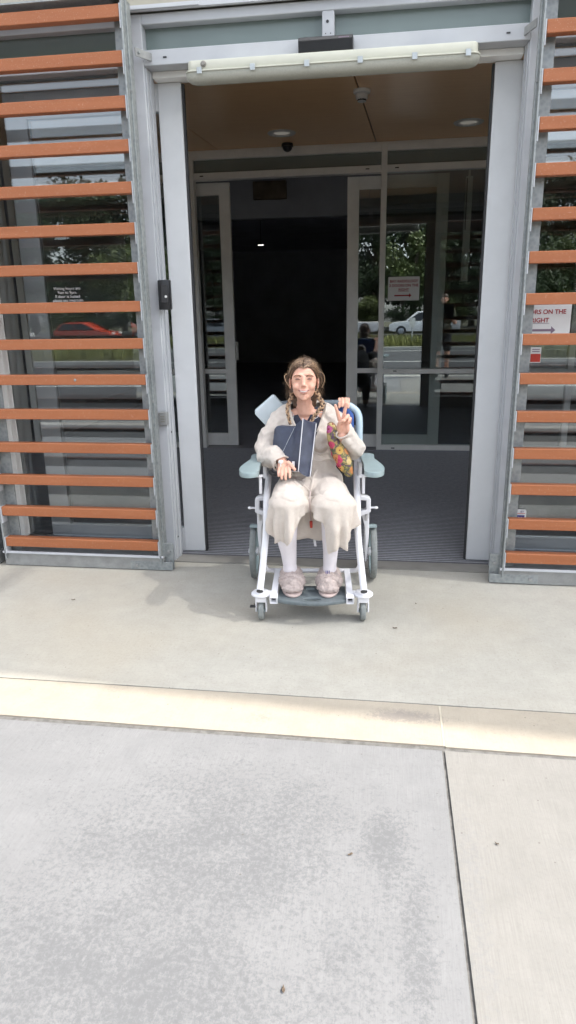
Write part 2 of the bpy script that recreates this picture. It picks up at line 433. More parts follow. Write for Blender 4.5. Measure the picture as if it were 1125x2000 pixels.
tag(obj('road', bx(-60, 60, -13.0, -1.224, -.89, -.12), 'asphalt'), kind='structure')
for k, (y, w) in enumerate(((-1.75, .1), (-7.0, .12), (-12.4, .1))):
    tag(obj('road_line', bx(-60, 60, y - w / 2, y + w / 2, -.119, -.116), 'roadpaint'), kind='structure')
tag(obj('far_kerb', bx(-60, 60, -13.2, -13.004, -.89, .0), 'kerb'), kind='structure')
bm = bmesh.new(); vs = [bm.verts.new(p) for p in ((-60, -13.204, -.02), (60, -13.204, -.02), (60, -31, -.58), (-60, -31, -.58), (-60, -13.204, -.9), (60, -13.204, -.9), (60, -31, -.9), (-60, -31, -.9))]
for f in ((3, 2, 1, 0), (4, 5, 6, 7), (0, 1, 5, 4), (1, 2, 6, 5), (2, 3, 7, 6), (3, 0, 4, 7)): bm.faces.new([vs[i] for i in f])
tag(obj('verge', bm, 'soil'), kind='structure')
tag(obj('car_park', bx(-60, 60, -46, -31.004, -.89, -.60), 'asphalt'), kind='structure')
tag(obj('bank', bx(-80, 80, -88, -46.004, -.89, -.45), 'soil'), kind='structure')
# chips of broken filler along the joint edges
# threshold
tag(obj('threshold', bx(-1.262, .618, 3.779, 3.905, -.29, .004), 'greyalu'), kind='structure')
tag(obj('vestibule_floor', bx(-4.0, 3.0, 3.909, 7.30, -.29, -.012), 'darkfloor'), kind='structure')
tag(obj('corridor_floor', bx(-5.0, 4.0, 7.304, 20, -.29, .0), 'darkfloor'), kind='structure')
mt = empty('entrance_mat', (-.3, 5.6, 0), label='charcoal ribbed entrance mat with pale aluminium strips covering the vestibule floor', cat='door mat')
obj('carpet', bx(-2.9, 2.6, -1.68, 1.66, -.011, .0), 'mat', mt)
bm = bmesh.new(); y = -1.665
while y < 1.64:
    box(bm, -2.9, 2.6, y, y + .0075, .0005, .004); y += .0305
obj('rib', bm, 'matrib', mt)

# litter
def leaf_litter(i, x, y, s, rz, label):
    bm = bmesh.new()
    out = [(0, -1), (.35, -.5), (.42, .1), (.2, .7), (0, 1.1), (-.25, .6), (-.4, 0), (-.3, -.6)]
    vs = [bm.verts.new((a * s, b * s, .004 * (1 + .6 * math.sin(k * 2.1)))) for k, (a, b) in enumerate(out)]
    c = bm.verts.new((0, 0, .0025))
    for k in range(8): bm.faces.new((c, vs[k], vs[(k + 1) % 8]))
    o = obj('dry_leaf', bm, 'bark'); o.location = (x, y, .001); o.rotation_euler = (0, 0, rz)
    md = o.modifiers.new('s', 'SOLIDIFY'); md.thickness = .0012
    tag(o, label, 'leaf', 'dry leaves scattered on the concrete')
leaf_litter(0, .054, 3.005, .011, 1.4, 'dark dry leaf lying to the right of the wheelchair castor')
leaf_litter(1, -.648, 3.20, .014, 1.2, 'small dark dry leaf beside the left castor wheel')
leaf_litter(2, .16, 3.30, .006, .4, 'tiny dark leaf fragment on the slab in front of the right door post')
leaf_litter(3, -1.62, 3.16, .010, 1.8, 'reddish twig-like leaf on the slab below the left louvre')
leaf_litter(4, -.075, 1.57, .008, 2.0, 'small dark leaf on the stained grey pavement near the joint')
leaf_litter(5, .33, 1.66, .006, .9, 'tiny dark leaf on the beige pavement slab at the right')
leaf_litter(6, -.20, 1.155, .009, .2, 'brown leaf at the very front edge of the grey pavement')

# ------------------------------------------------------------------ building shell
bd = empty('building', (0, 0, 0), label='health building with beige fascia above the glazed entrance', cat='building')
bm = bmesh.new(); box(bm, -9, 9, 3.79, 4.02, 2.868, 4.6); obj('fascia', bm, 'fascia', bd)
bm = bmesh.new(); box(bm, -9, 9, 3.765, 3.788, 2.858, 2.880); box(bm, -1.45, -.95, 3.755, 3.763, 2.860, 2.872); obj('flashing', bm, 'silver', bd)
bm = bmesh.new(); box(bm, -9, -4.1, 3.79, 4.02, 0, 2.866); box(bm, 4.1, 9, 3.79, 4.02, 0, 2.866); obj('wall', bm, 'fascia', bd)
bm = bmesh.new(); box(bm, -4.1, -4.02, 4.02, 7.3, 0, 2.96); box(bm, 3.02, 3.1, 4.02, 7.3, 0, 2.96); obj('side_wall', bm, 'innerwall', bd)
bm = bmesh.new()
box(bm, -5.1, -5.0, 7.5, 20, 0, 3.0); box(bm, 4.0, 4.1, 7.5, 20, 0, 3.0); box(bm, -5, 4, 20, 20.1, 0, 3.0)
obj('corridor_wall', bm, 'darkwall', bd)
bm = bmesh.new(); box(bm, -5, 4, 7.42, 20, 3.0, 3.1); obj('corridor_ceiling', bm, 'darkwall', bd)
bm = bmesh.new(); box(bm, -5, 4, 8.9, 9.1, 2.52, 2.999); obj('bulkhead', bm, 'darkfloor', bd)
bm = bmesh.new(); box(bm, -9, 9, 4.025, 20.2, 4.3, 4.55); obj('roof', bm, 'fascia', bd)
# timber ceiling, three panels with open joints
zc = 2.97
def ceil_panel(xa0, xb0, xa1, xb1):
    bm = bmesh.new()
    v = [bm.verts.new((x, y, z)) for z in (zc, zc + .02) for x, y in ((xa0, 4.03), (xb0, 4.03), (xb1, 7.40), (xa1, 7.40))]
    for f in ((3, 2, 1, 0), (4, 5, 6, 7), (0, 1, 5, 4), (1, 2, 6, 5), (2, 3, 7, 6), (3, 0, 4, 7)): bm.faces.new([v[i] for i in f])
    return bm
ce = empty('vestibule_ceiling', (0, 0, 0), kind='structure')
obj('ceiling_panel', ceil_panel(-4.0, -1.93, -4.0, -1.727), 'ply', ce)
obj('ceiling_panel', ceil_panel(-1.922, -.365, -1.719, -.186), 'ply', ce)
obj('ceiling_panel', ceil_panel(-.354, 3.0, -.175, 3.0), 'ply', ce)
obj('ceiling_void', bx(-4.0, 3.0, 4.03, 7.4, zc + .025, zc + .05), 'black', ce)

# ------------------------------------------------------------------ outer entrance frame
fr = empty('entrance_portal', (-.33, 3.8, 0), label='silver outer door frame with two green-grey opaque transom panes', cat='door frame')
fr.location = (0, 0, 0)
def fb(name, x0, x1, y0, y1, z0, z1, mat='silver', par=None, bev=.003):
    return obj(name, bx(x0, x1, y0, y1, z0, z1), mat, par or fr, bevel=bev)
fb('post', -1.320, -1.256, 3.800, 3.95, .0, 2.856); fb('post', .606, .668, 3.800, 3.95, .0, 2.856)
# stepped inner reveals with grooves
for s, x in ((1, -1.2555), (-1, .6055)):
    bm = bmesh.new()
    for k, (a, b) in enumerate(((3.815, 3.850), (3.860, 3.895))):
        xa, xb = sorted((x, x + s * (.006 + .004 * k))); box(bm, xa, xb, a, b, .005, 2.628)
    obj('reveal', bm, 'silver', fr, bevel=.001)
fb('header', -1.2558, .6058, 3.802, 3.96, 2.631, 2.700)
fb('top_rail', -1.2558, .6058, 3.802, 3.94, 2.810, 2.856)
fb('mullion', -.361, -.303, 3.803, 3.93, 2.7005, 2.8095)
obj('transom_pane', bx(-1.2556, -.3612, 3.86, 3.87, 2.7005, 2.8095), 'transom', fr)
obj('transom_pane', bx(-.3028, .6056, 3.86, 3.87, 2.7005, 2.8095), 'transom', fr)
# head track under header
fb('head_track', -1.245, .595, 3.89, 3.99, 2.600, 2.6305, 'silver_in')
bm = bmesh.new()
for x, z in ((-1.145, 2.664), (.505, 2.664)): box(bm, x - .009, x + .009, 3.7995, 3.8015, z - .0035, z + .0035)
lathe(bm, [(0, 0), (.007, 0), (.007, .002), (0, .002)], 12, Matrix.Translation((-.335, 3.8025, 2.765)) @ Matrix.Rotation(R(90), 4, 'X'))
for dx in (-.012, .012): lathe(bm, [(0, 0), (.0025, 0), (.0025, .002), (0, .002)], 8, Matrix.Translation((-.332 + dx, 3.8025, 2.715)) @ Matrix.Rotation(R(90), 4, 'X'))
obj('drain_slot', bm, 'black', fr)
bm = bmesh.new()
for z in (.14, .78, 1.55):
    for x in (-1.247, ): lathe(bm, [(0, 0), (.006, 0), (.006, .003), (0, .003)], 10, Matrix.Translation((x, 3.84, z)) @ Matrix.Rotation(R(90), 4, 'Y'))
obj('screw_cap', bm, 'black', fr)

# sliding leaves (open)
def leaf(name, label, x0, x1, y, z0, z1, st, top, bot, mat='silver', gl='glass', rub=True, th=.045, group=None, gasket_side=None):
    e = empty(name, (x0, y, 0), label=label, cat='sliding door', group=group)
    w = x1 - x0
    obj('stile', bx(0, st, -th / 2, th / 2, z0, z1), mat, e, bevel=.003)
    obj('stile', bx(w - st, w, -th / 2, th / 2, z0, z1), mat, e, bevel=.003)
    obj('top_rail', bx(st + .0005, w - st - .0005, -th / 2 + .001, th / 2 - .001, z1 - top, z1 - .0005), mat, e)
    obj('bottom_rail', bx(st + .0005, w - st - .0005, -th / 2 + .001, th / 2 - .001, z0 + .0005, z0 + bot), mat, e)
    obj('pane', bx(st + .0005, w - st - .0005, -.004, .004, z0 + bot + .0005, z1 - top - .0005), gl, e)
    if gasket_side:
        gx = w if gasket_side > 0 else 0
        obj('gasket', bx(min(gx, gx + gasket_side * .012) + (.0004 if gasket_side > 0 else 0), max(gx, gx + gasket_side * .012) - (0 if gasket_side > 0 else .0004), -.012, .014, z0, z1 - .005), 'rubber', e)
    return e
leaf('sliding_door', 'left outer sliding door leaf, open, its wide silver stile beside the left jamb', -2.12, -1.117, 3.985, .008, 2.598, .128, .13, .15, 'stile', gasket_side=1)
leaf('sliding_door', 'right outer sliding door leaf, open, its wide silver stile beside the right jamb', .474, 1.48, 3.985, .008, 2.598, .138, .13, .15, 'stile', gasket_side=-1)

# glazed screens behind the louvres
def screen(label, x0, x1, mull):
    e = empty('glazed_screen', (0, 0, 0), label=label, cat='window')
    fb('frame', x0, x1, 3.81, 3.93, 2.631, 2.700, 'silver', e); fb('frame', x0, x1, 3.81, 3.93, 2.81, 2.856, 'silver', e)
    fb('frame', x0, x1, 3.815, 3.93, .004, .095, 'silver', e)
    fb('sill', x0, x1, 3.80, 3.835, .0955, .112, 'silver', e)
    for m in mull: fb('mullion', m - .022, m + .022, 3.82, 3.93, .1125, 2.6305, 'silver_in', e)
    xs = [x0] + list(mull) + [x1]
    for a, b in zip(xs, xs[1:]):
        obj('pane', bx(a + (.023 if a in mull else 0), b - (.023 if b in mull else 0), 3.88, 3.888, .1125, 2.6303), 'glass', e)
        obj('transom_pane', bx(a + .001, b - .001, 3.86, 3.87, 2.7005, 2.8095), 'transom', e)
    return e
screen('tall glazed screen behind the left terracotta louvres', -4.1, -1.3205, (-2.25, -3.2))
screen('tall glazed screen behind the right terracotta louvres', .6685, 4.1, (1.62, 2.6))

# ------------------------------------------------------------------ louvre screens
def louvre(x0, x1, ztops, label, brack=0, low=None):
    """x0..x1 clear between end plates, front at Y 3.61"""
    e = empty('louvre_screen', (x0, 3.61, 0), label=label, cat='sun louvre', group='terracotta sun louvres either side of the entrance')
    w = x1 - x0; zt = ztops[0] + .03
    for z in ztops:
        bm = bx(.007, w - .007, 0, .052, z - .054, z)
        s = obj('slat', bm, 'orange', e, bevel=.0025)
        bm = bmesh.new()
        for x in (.0005, w - .0055): box(bm, x, x + .005, -.003, .05, z - .100, z + .001)
        obj('end_plate', bm, 'silver', s)
    # galvanised uprights: channel web, front lip and a back leg behind the slats
    for sgn, xe in ((-1, 0), (1, w)):
        bm = bmesh.new()
        a, b = sorted((xe + sgn * .0008, xe + sgn * .009)); box(bm, a, b, -.004, .115, .045, zt)
        a, b = sorted((xe + sgn * .009, xe + sgn * .018)); box(bm, a, b, .035, .043, .045, zt)
        a, b = sorted((xe - sgn * .062, xe + sgn * .0006)); box(bm, a, b, .075, .083, .045, zt)
        obj('upright', bm, 'galv', e, bevel=.001)
        bm = bmesh.new()
        for z in (.20, .95, 1.70, 2.45): lathe(bm, [(0, 0), (.008, 0), (.008, .006), (0, .006)], 6, Matrix.Translation((xe + sgn * .014, .0345, z + .03 * sgn)) @ Matrix.Rotation(R(90), 4, 'X'))
        obj('bolt', bm, 'bracket', e)
    bm = bmesh.new(); box(bm, -.009, w + .009, -.004, .115, zt + .0005, zt + .008); obj('top_channel', bm, 'galv', e)
    bm = bmesh.new(); box(bm, -.02, w + .02, .012, .150, .003, .082); obj('base_channel', bm, 'bracket', e, bevel=.002)
    obj('base_lip', bx(-.02, w + .02, -.004, .010, .083, .094), 'silver', e)
    return e
ZL = [2.835 - .1897 * k for k in range(15)]
L1 = louvre(-2.243, -1.290, ZL, 'terracotta slatted sun louvre left of the doors, next to the left door post')
L2 = louvre(-3.28, -2.325, ZL, 'terracotta slatted sun louvre at the far left, cut by the picture edge')
L3 = louvre(.634, 1.585, ZL[1:] if False else ZL, 'terracotta slatted sun louvre right of the doors')
for (px, z) in ((.545, ZL[9] - .027),):
    bm = bmesh.new(); lathe(bm, [(0, 0), (.0075, 0), (.006, .004), (0, .005)], 12, Matrix.Translation((px, -.0005, z)) @ Matrix.Rotation(R(90), 4, 'X')); obj('bolt', bm, 'galv', L1, smooth=True)
# brackets and foot plates
def bracket(x, y, z, dx, label):
    e = empty('bracket', (x, y, z), label=label, cat='bracket', group='steel brackets tying the louvres to the door frame')
    bm = bmesh.new()
    m = Matrix.Rotation(math.atan2(.09, dx), 4, 'Z')
    box(bm, 0, .11, -.003, .003, -.018, .018, m); obj('strap', bm, 'bracket', e, bevel=.001)
    bm = bmesh.new(); lathe(bm, [(0, 0), (.008, 0), (.006, .007), (0, .007)], 8, m @ Matrix.Translation((.02, -.004, 0)) @ Matrix.Rotation(R(90), 4, 'X'))
    obj('bolt', bm, 'galv', e)
bracket(-1.262, 3.70, 2.665, .045, 'small steel strap bracket high beside the left door post')
bracket(.612, 3.70, 2.665, -.03, 'small steel strap bracket high beside the right door post')
def foot(x, s, label):
    e = empty('foot_bracket', (x, 3.62, 0), label=label, cat='bracket', group='galvanised foot brackets bolted to the slab')
    bm = bmesh.new(); a, b = sorted((0, s * .055)); box(bm, a, b, .03, .038, .004, .16)
    a, b = sorted((-s * .20, s * .055)); box(bm, a, b, .0, .0075, .006, .055)
    obj('plate', bm, 'galv', e, bevel=.001)
    bm = bmesh.new()
    for (px, pz, py) in ((-.16, .032, -.001), (.03, .11, .029), (.03, .05, .029)):
        lathe(bm, [(0, 0), (.011, 0), (.011, .008), (0, .009)], 6, Matrix.Translation((s * px, py, pz)) @ Matrix.Rotation(R(90), 4, 'X'))
    obj('bolt', bm, 'bracket', e)
foot(-1.275, 1, 'galvanised foot bracket under the left louvre at the door post')
foot(.618, -1, 'galvanised foot bracket under the right louvre at the door post')

# ------------------------------------------------------------------ small fittings outside
t = empty('intercom', (-1.213, 3.79, 1.46), label='black intercom unit with round button on the left door post', cat='intercom')
obj('housing', bx(-.033, .033, -.035, .008, 0, .155), 'black', t, smooth=True, bevel=.008)
obj('bezel', bx(-.014, .022, -.0395, -.0355, .035, .13), 'rubber', t, bevel=.004)
bm = bmesh.new(); lathe(bm, [(0, .003), (.006, .002), (.007, 0), (0, 0)], 14, Matrix.Translation((.012, -.040, .068)) @ Matrix.Rotation(R(90), 4, 'X')); obj('button', bm, 'white', t, smooth=True)
t = empty('push_plate', (-1.268, 3.772, .83), label='small grey door switch box low on the left door post', cat='switch')
obj('housing', bx(-.024, .024, -.012, .026, 0, .075), 'bracket', t, bevel=.004)
bm = bmesh.new()
for k in range(3): box(bm, -.012, .012, -.0145, -.0125, .02 + .014 * k, .026 + .014 * k)
obj('grille', bm, 'greyalu', t)

t = empty('door_sensor', (-.3375, 3.772, 2.618), label='black door sensor box mounted on the header above the strip light', cat='sensor')
prof = [(.028, -.013), (-.035, -.013), (-.052, -.002), (-.058, .045), (-.050, .062), (.028, .064)]
bm = bmesh.new(); vs = [[bm.verts.new((x, a, b)) for a, b in prof] for x in (-.129, .129)]
for k in range(6): bm.faces.new((vs[0][k], vs[0][(k + 1) % 6], vs[1][(k + 1) % 6], vs[1][k]))
bm.faces.new(vs[0]); bm.faces.new(vs[1]); obj('housing', bm, 'black', t, bevel=.003)
bm = bmesh.new()
for k in range(10): box(bm, .062 + .005 * k, .0655 + .005 * k, -.0565, -.0553, .048, .0525)
move(bm, Matrix.Identity(4)); obj('logo_mark', bm, 'greyink', t)
obj('seam', bx(-.118, -.02, -.0595, -.0578, .040, .0415), 'rubber', t)

t = empty('strip_light', (-.322, 3.745, 2.518), label='long cream weatherproof strip light slung under the door header', cat='strip light')
L = .700
def capsule_prism(half, y0, y1, z0, z1, r, n=5):
    """long body with rounded plan ends"""
    bm = bmesh.new(); out = []
    cy = (y0 + y1) / 2; ry = (y1 - y0) / 2
    for k in range(n * 2 + 1):
        a = R(-90 + 180 * k / (n * 2)); out.append((half - r + r * math.cos(a), cy + ry * math.sin(a)))
    for k in range(n * 2 + 1):
        a = R(90 + 180 * k / (n * 2)); out.append((-half + r + r * math.cos(a), cy + ry * math.sin(a)))
    lo = [bm.verts.new((a, b, z0)) for a, b in out]; hi = [bm.verts.new((a, b, z1)) for a, b in out]
    m = len(out)
    for k in range(m): bm.faces.new((lo[k], lo[(k + 1) % m], hi[(k + 1) % m], hi[k]))
    bm.faces.new(lo[::-1]); bm.faces.new(hi); return bm
obj('body', capsule_prism(L - .012, -.055, .055, .047, .090, .03), 'cream', t, smooth=True, bevel=.008)
obj('rim', capsule_prism(L, -.062, .062, .040, .0465, .035), 'cream', t, smooth=True, bevel=.0015)
bm = bmesh.new(); n = 8; rings = []
sec = [(-.056, .0395), (-.055, .026), (-.046, .010), (-.026, .001), (0, -.001), (.026, .001), (.046, .010), (.055, .026), (.056, .0395)]
for k, (x, s) in enumerate(((-L + .006, .55), (-L + .02, .85), (-L + .05, 1), (L - .05, 1), (L - .02, .85), (L - .006, .55))):
    rings.append([bm.verts.new((x, a * s, .0395 + (b - .0395) * s)) for a, b in sec])
for a, b in zip(rings, rings[1:]):
    for k in range(8): bm.faces.new((a[k], a[k + 1], b[k + 1], b[k]))
    bm.faces.new((a[0], b[0], b[8], a[8]))
bm.faces.new(rings[0]); bm.faces.new(rings[-1]); obj('diffuser', bm, 'diffuser', t, smooth=True)
for x in (-.62, -.36, -.10, .15, .40, .64):
    bm = bmesh.new(); box(bm, x - .012, x + .012, -.067, -.0625, .028, .056); box(bm, x - .012, x + .012, -.0625, -.050, .0475, .056); obj('clip', bm, 'clip', t, bevel=.001)
bm = bmesh.new(); lathe(bm, [(0, .012), (.008, .012), (.010, .004), (.014, .003), (.014, 0), (0, 0)], 14, Matrix.Translation((-.60, -.0555, .070)) @ Matrix.Rotation(R(90), 4, 'X')); obj('cable_gland', bm, 'greyalu', t, smooth=True)
bm = bmesh.new(); box(bm, -.62, -.50, -.02, .10, .0905, .096); box(bm, .38, .60, -.02, .10, .0905, .096); obj('mount', bm, 'galv', t)

# ------------------------------------------------------------------ inner entrance frame
fi = empty('inner_door_frame', (0, 0, 0), label='grey inner door frame with sidelights at the back of the vestibule', cat='door frame')
Y = 7.35
def ib(name, x0, x1, z0, z1, y0=Y - .03, y1=Y + .06, mat='silver_in', bev=.003): return obj(name, bx(x0, x1, y0, y1, z0, z1), mat, fi, bevel=bev)
for a, b in ((-4.0, -3.93), (-2.048, -1.985), (-.128, -.072), (1.75, 1.81)): ib('mullion', a, b, .0, 2.949)
for a, b in ((-3.9295, -2.0485), (-1.9845, -.1285), (-.0715, 1.7495), (1.8105, 3.0)):
    ib('head_rail', a, b, 2.885, 2.949); ib('transom_rail', a, b, 2.700, 2.765)
    obj('transom_pane', bx(a, b, Y + .01, Y + .02, 2.7655, 2.8845), 'transom_in', fi)
for a, b in ((-3.9295, -2.0485), (-.0715, 1.7495), (1.8105, 3.0)):
    ib('bottom_rail', a, b, .0, .052); ib('mid_rail', a, b, .797, .845)
    obj('pane', bx(a, b, Y + .005, Y + .013, .0525, .7965), 'glass_in', fi); obj('pane', bx(a, b, Y + .005, Y + .013, .8455, 2.6995), 'glass_in', fi)
ib('cover', -4.0, 3.0, 2.9495, 2.968, Y - .02, Y + .05)
bm = bmesh.new()
for x, z in ((-1.90, 2.735), (-.26, 2.735), (.02, 2.735), (.05, .825), (.05, .02)): box(bm, x - .018, x + .018, Y - .032, Y - .029, z - .005, z + .005)
obj('drain_slot', bm, 'black', fi)
leaf('inner_sliding_door', 'left inner sliding door leaf, pushed open beside the dark opening', -2.60, -1.648, 7.455, .01, 2.69, .112, .115, .135, 'silver_in', 'glass_in')
leaf('inner_sliding_door', 'right inner sliding door leaf, pushed open behind the sign', -.457, .525, 7.455, .01, 2.69, .115, .115, .135, 'silver_in', 'glass_in')
for nm, a, b in (('left', -2.4875, -1.7605), ('right', -.3415, .4095)):
    o = bpy.data.objects
    e = [x for x in bpy.data.objects if x.name.startswith('inner_sliding_door') and x.get('label', '').startswith(nm)][0]
    obj('mid_rail', bx(a - e.location.x, b - e.location.x, -.02, .02, .797, .845), 'silver_in', e)

# ceiling fittings
m, nt, b = new_mat('lit_lens'); setp(b, .5, 0, .5, (.7, .68, .62)); b.inputs['Emission Color'].default_value = (1, .94, .82, 1); b.inputs['Emission Strength'].default_value = .04; M['lens_lit'] = m
def downlight(x, y, label):
    e = empty('downlight', (x, y, zc), label=label, cat='ceiling light', group='round recessed lights in the timber ceiling')
    bm = bmesh.new(); lathe(bm, [(.075, -.0005), (.125, -.0005), (.128, -.004), (.122, -.010), (.088, -.012), (.080, -.004), (.075, -.0005)], 40); obj('trim', bm, 'white', e, smooth=True)
    bm = bmesh.new(); lathe(bm, [(0, -.002), (.074, -.002), (.074, -.0008), (0, -.0008)], 32); obj('lens', bm, 'lens_lit', e, smooth=True)
downlight(-1.01, 6.80, 'round white downlight in the timber ceiling, left one')
downlight(.615, 6.77, 'round white downlight in the timber ceiling, right one')
e = empty('smoke_detector', (-.25, 5.68, zc), label='white smoke detector hanging from the timber ceiling', cat='smoke detector')
bm = bmesh.new(); lathe(bm, [(0, -.0005), (.062, -.0005), (.064, -.012), (.060, -.022), (.040, -.030), (0, -.030)], 32); obj('base', bm, 'white', e, smooth=True)
bm = bmesh.new(); lathe(bm, [(0, -.0305), (.046, -.0305), (.044, -.055), (.036, -.062), (0, -.062)], 28); obj('chamber', bm, 'white', e, smooth=True)
bm = bmesh.new(); lathe(bm, [(0, -.0765), (.030, -.0765), (.032, -.0735), (.030, -.072), (0, -.072)], 28); obj('cap', bm, 'white', e, smooth=True)
for k in range(8):
    pass
bm = bmesh.new(); lathe(bm, [(0, -.0625), (.027, -.0625), (.027, -.0715), (0, -.0715)], 20)
for k in range(10):
    a = 2 * math.pi * k / 10; box(bm, .028, .032, -.003, .003, -.072, -.062, Matrix.Rotation(a, 4, 'Z'))
obj('grille', bm, 'black', e)
e = empty('dome_camera', (-1.02, 7.22, 2.93), label='small black dome camera under the ceiling above the inner doors', cat='security camera')
bm = bmesh.new(); lathe(bm, [(0, .039), (.052, .039), (.056, .03), (.056, .012), (0, .012)], 28); obj('base', bm, 'black', e, smooth=True)
bm = bmesh.new(); ell(bm, (0, 0, .010), (.047, .047, .045)); obj('dome', bm, 'black', e, smooth=True)

# things seen in the dark corridor
t = empty('dispenser', (-2.05, 9.6, .98), label='grey wall dispenser in the dark corridor seen left of the opening', cat='dispenser')
t.location = (-1.93, 8.6, .86)
obj('housing', bx(-.06, .06, -.04, .04, 0, .22), 'silver_in', t, bevel=.01); obj('nozzle', bx(-.03, .03, -.05, -.041, .02, .05), 'white', t)
obj('stand', bx(-.012, .012, -.012, .012, -.858, -.001), 'silver_in', t)
t = empty('exit_sign', (-2.27, 12.6, 2.54), label='small lit ceiling light far inside the dark corridor', cat='ceiling light')
m, nt, b = new_mat('lit_lamp'); setp(b, .5, 0, .5, (.8, .8, .8)); b.inputs['Emission Color'].default_value = (1, .98, .9, 1); b.inputs['Emission Strength'].default_value = .7; M['lamp'] = m
obj('tube', bx(-.045, .045, -.02, .02, -.012, -.001), 'lamp', t); obj('housing', bx(-.05, .05, -.022, .022, 0, .01), 'black', t); obj('hanger', bx(-.004, .004, -.004, .004, .0105, .459), 'black', t)
t.name = 'corridor_light'
t = empty('notice_box', (-1.47, 8.88, 2.72), label='dim brown box high on the bulkhead beyond the inner doors', cat='box')
obj('case', bx(-.20, .20, -.05, .015, 0, .20), 'bark', t, bevel=.006)
t = empty('door_closer', (.74, 7.75, 1.70), label='tall narrow silver door track hanging in the dark at the right', cat='door track')
obj('rail', bx(-.035, .035, -.02, .02, 0, 1.0), 'silver_in', t, bevel=.003); obj('cap', bx(-.05, .05, -.03, .03, -.03, -.0005), 'greyalu', t); obj('hanger', bx(-.01, .01, -.01, .01, 1.0005, 1.29), 'silver_in', t)
bm = bmesh.new(); tube(bm, [(-.02, -.035, .5), (-.02, -.035, .98)], .004); obj('rod', bm, 'black', t)

# ------------------------------------------------------------------ signs
t = empty('paper_sign', (.116, 7.312, 1.52), label='white paper sign with red lettering and an arrow on the inner glass', cat='paper sign', )
obj('sheet', bx(-.154, .154, -.0016, 0, 0, .226), 'paper', t)
for k, (s, z) in enumerate((('BAY RADIOLOGY', .172), ('3 DOORS ON THE', .132), ('RIGHT', .092))): text('lettering', s, .035, (0, -.0022, z), R(90), 'redink', t, bold=.0008)
obj('underline', bx(-.052, .052, -.0028, -.0018, .0855, .088), 'redink', t)
def arrow(x0, x1, z, h, y, mat, par):
    bm = plate([[(x0, z - h * .3), (x1 - h * 1.1, z - h * .3), (x1 - h * 1.1, z - h), (x1, z), (x1 - h * 1.1, z + h), (x1 - h * 1.1, z + h * .3), (x0, z + h * .3)]], .001, TOY)
    move(bm, Matrix.Translation((0, y, 0))); return obj('arrow', bm, mat, par)
arrow(-.09, .078, .048, .021, -.0024, 'redink', t)
t = empty('paper_sign', (.80, 3.872, 1.29), label='white paper sign with arrow stuck behind the right louvres', cat='paper sign')
obj('sheet', bx(-.165, .118, -.0016, 0, 0, .205), 'paper', t)
for s, z in (('BAY RADIOLOGY', .165), ('3 DOORS ON THE', .118), ('RIGHT', .076)): text('lettering', s, .031, (-.035, -.0022, z), R(90), 'redink', t, bold=.0006)
obj('underline', bx(-.083, .013, -.0028, -.0018, .070, .0722), 'greyink', t); arrow(-.12, .046, .036, .020, -.0024, 'greyink', t)
t = empty('door_sticker', (.757, 3.872, 1.16), label='small white and red sticker on the glass under the right paper sign', cat='sticker')
obj('sheet', bx(-.028, .028, -.0014, 0, 0, .080), 'paper', t); obj('red_patch', bx(-.024, .026, -.0022, -.0015, .004, .046), 'redlab', t)
bm = bmesh.new()
for k in range(2): box(bm, -.018, .02, -.0022, -.0015, .056 + .011 * k, .060 + .011 * k)
obj('print', bm, 'greyink', t)
t = empty('security_sticker', (.735, 3.872, .245), label='white and blue sticker low on the glass beside the right louvre upright', cat='sticker')
bm = plate([rounded(-.06, .044, 0, .108, .012)], .0014, TOY); obj('sheet', bm, 'paper', t)
obj('red_patch', bx(-.05, .038, -.0016, -.0009, .082, .085), 'redlab', t)
bm = plate([[(-.05, .004), (.028, .004), (.036, .074), (-.05, .074)]], .0008, TOY); move(bm, Matrix.Translation((0, -.0015, 0))); obj('blue_patch', bm, 'blueink', t)
text('lettering', 'BY', .016, (.030, -.0022, .089), R(90), 'blueink', t, align='RIGHT'); text('lettering', 'H', .030, (.022, -.0028, .042), R(90), 'whiteink', t, align='RIGHT', bold=.001); text('lettering', 'TY', .026, (.026, -.0028, .012), R(90), 'whiteink', t, align='RIGHT', bold=.001)
t = tag(text('glass_lettering', 'Visiting hours are\n9am to 9pm.\nIf door is locked\nplease use intercom', .0225, (-1.815, 3.872, 1.578), R(90), 'whiteink', None, spacing=.95), 'white vinyl visiting-hours lettering on the left glass', 'lettering')

# ------------------------------------------------------------------ canopy above (casts the filtered shade)
cn = empty('canopy', (0, 0, 0), label='translucent canopy on white beams projecting above the entrance', cat='canopy')
def front_y(x): return CANY - .027 - .085 * (x - 3.1)
def skew(x0, x1, d0, d1, z0, z1):
    bm = bx(x0, x1, 0, 1, z0, z1)
    for v in bm.verts: v.co.y = (front_y(v.co.x) + d0) if v.co.y < .5 else (3.76 if d1 is None else front_y(v.co.x) + d1)
    return bm
obj('sheet', skew(-14, 16, 0, None, 4.22, 4.228), 'canopy', cn)
for x in [-12.6 + 3.4 * k for k in range(9)]:
    obj('beam', skew(x - .03, x + .03, .02, None, 4.12, 4.218), 'silver', cn)
obj('edge_beam', skew(-14, 16, -.03, -.002, 4.10, 4.235), 'silver', cn)
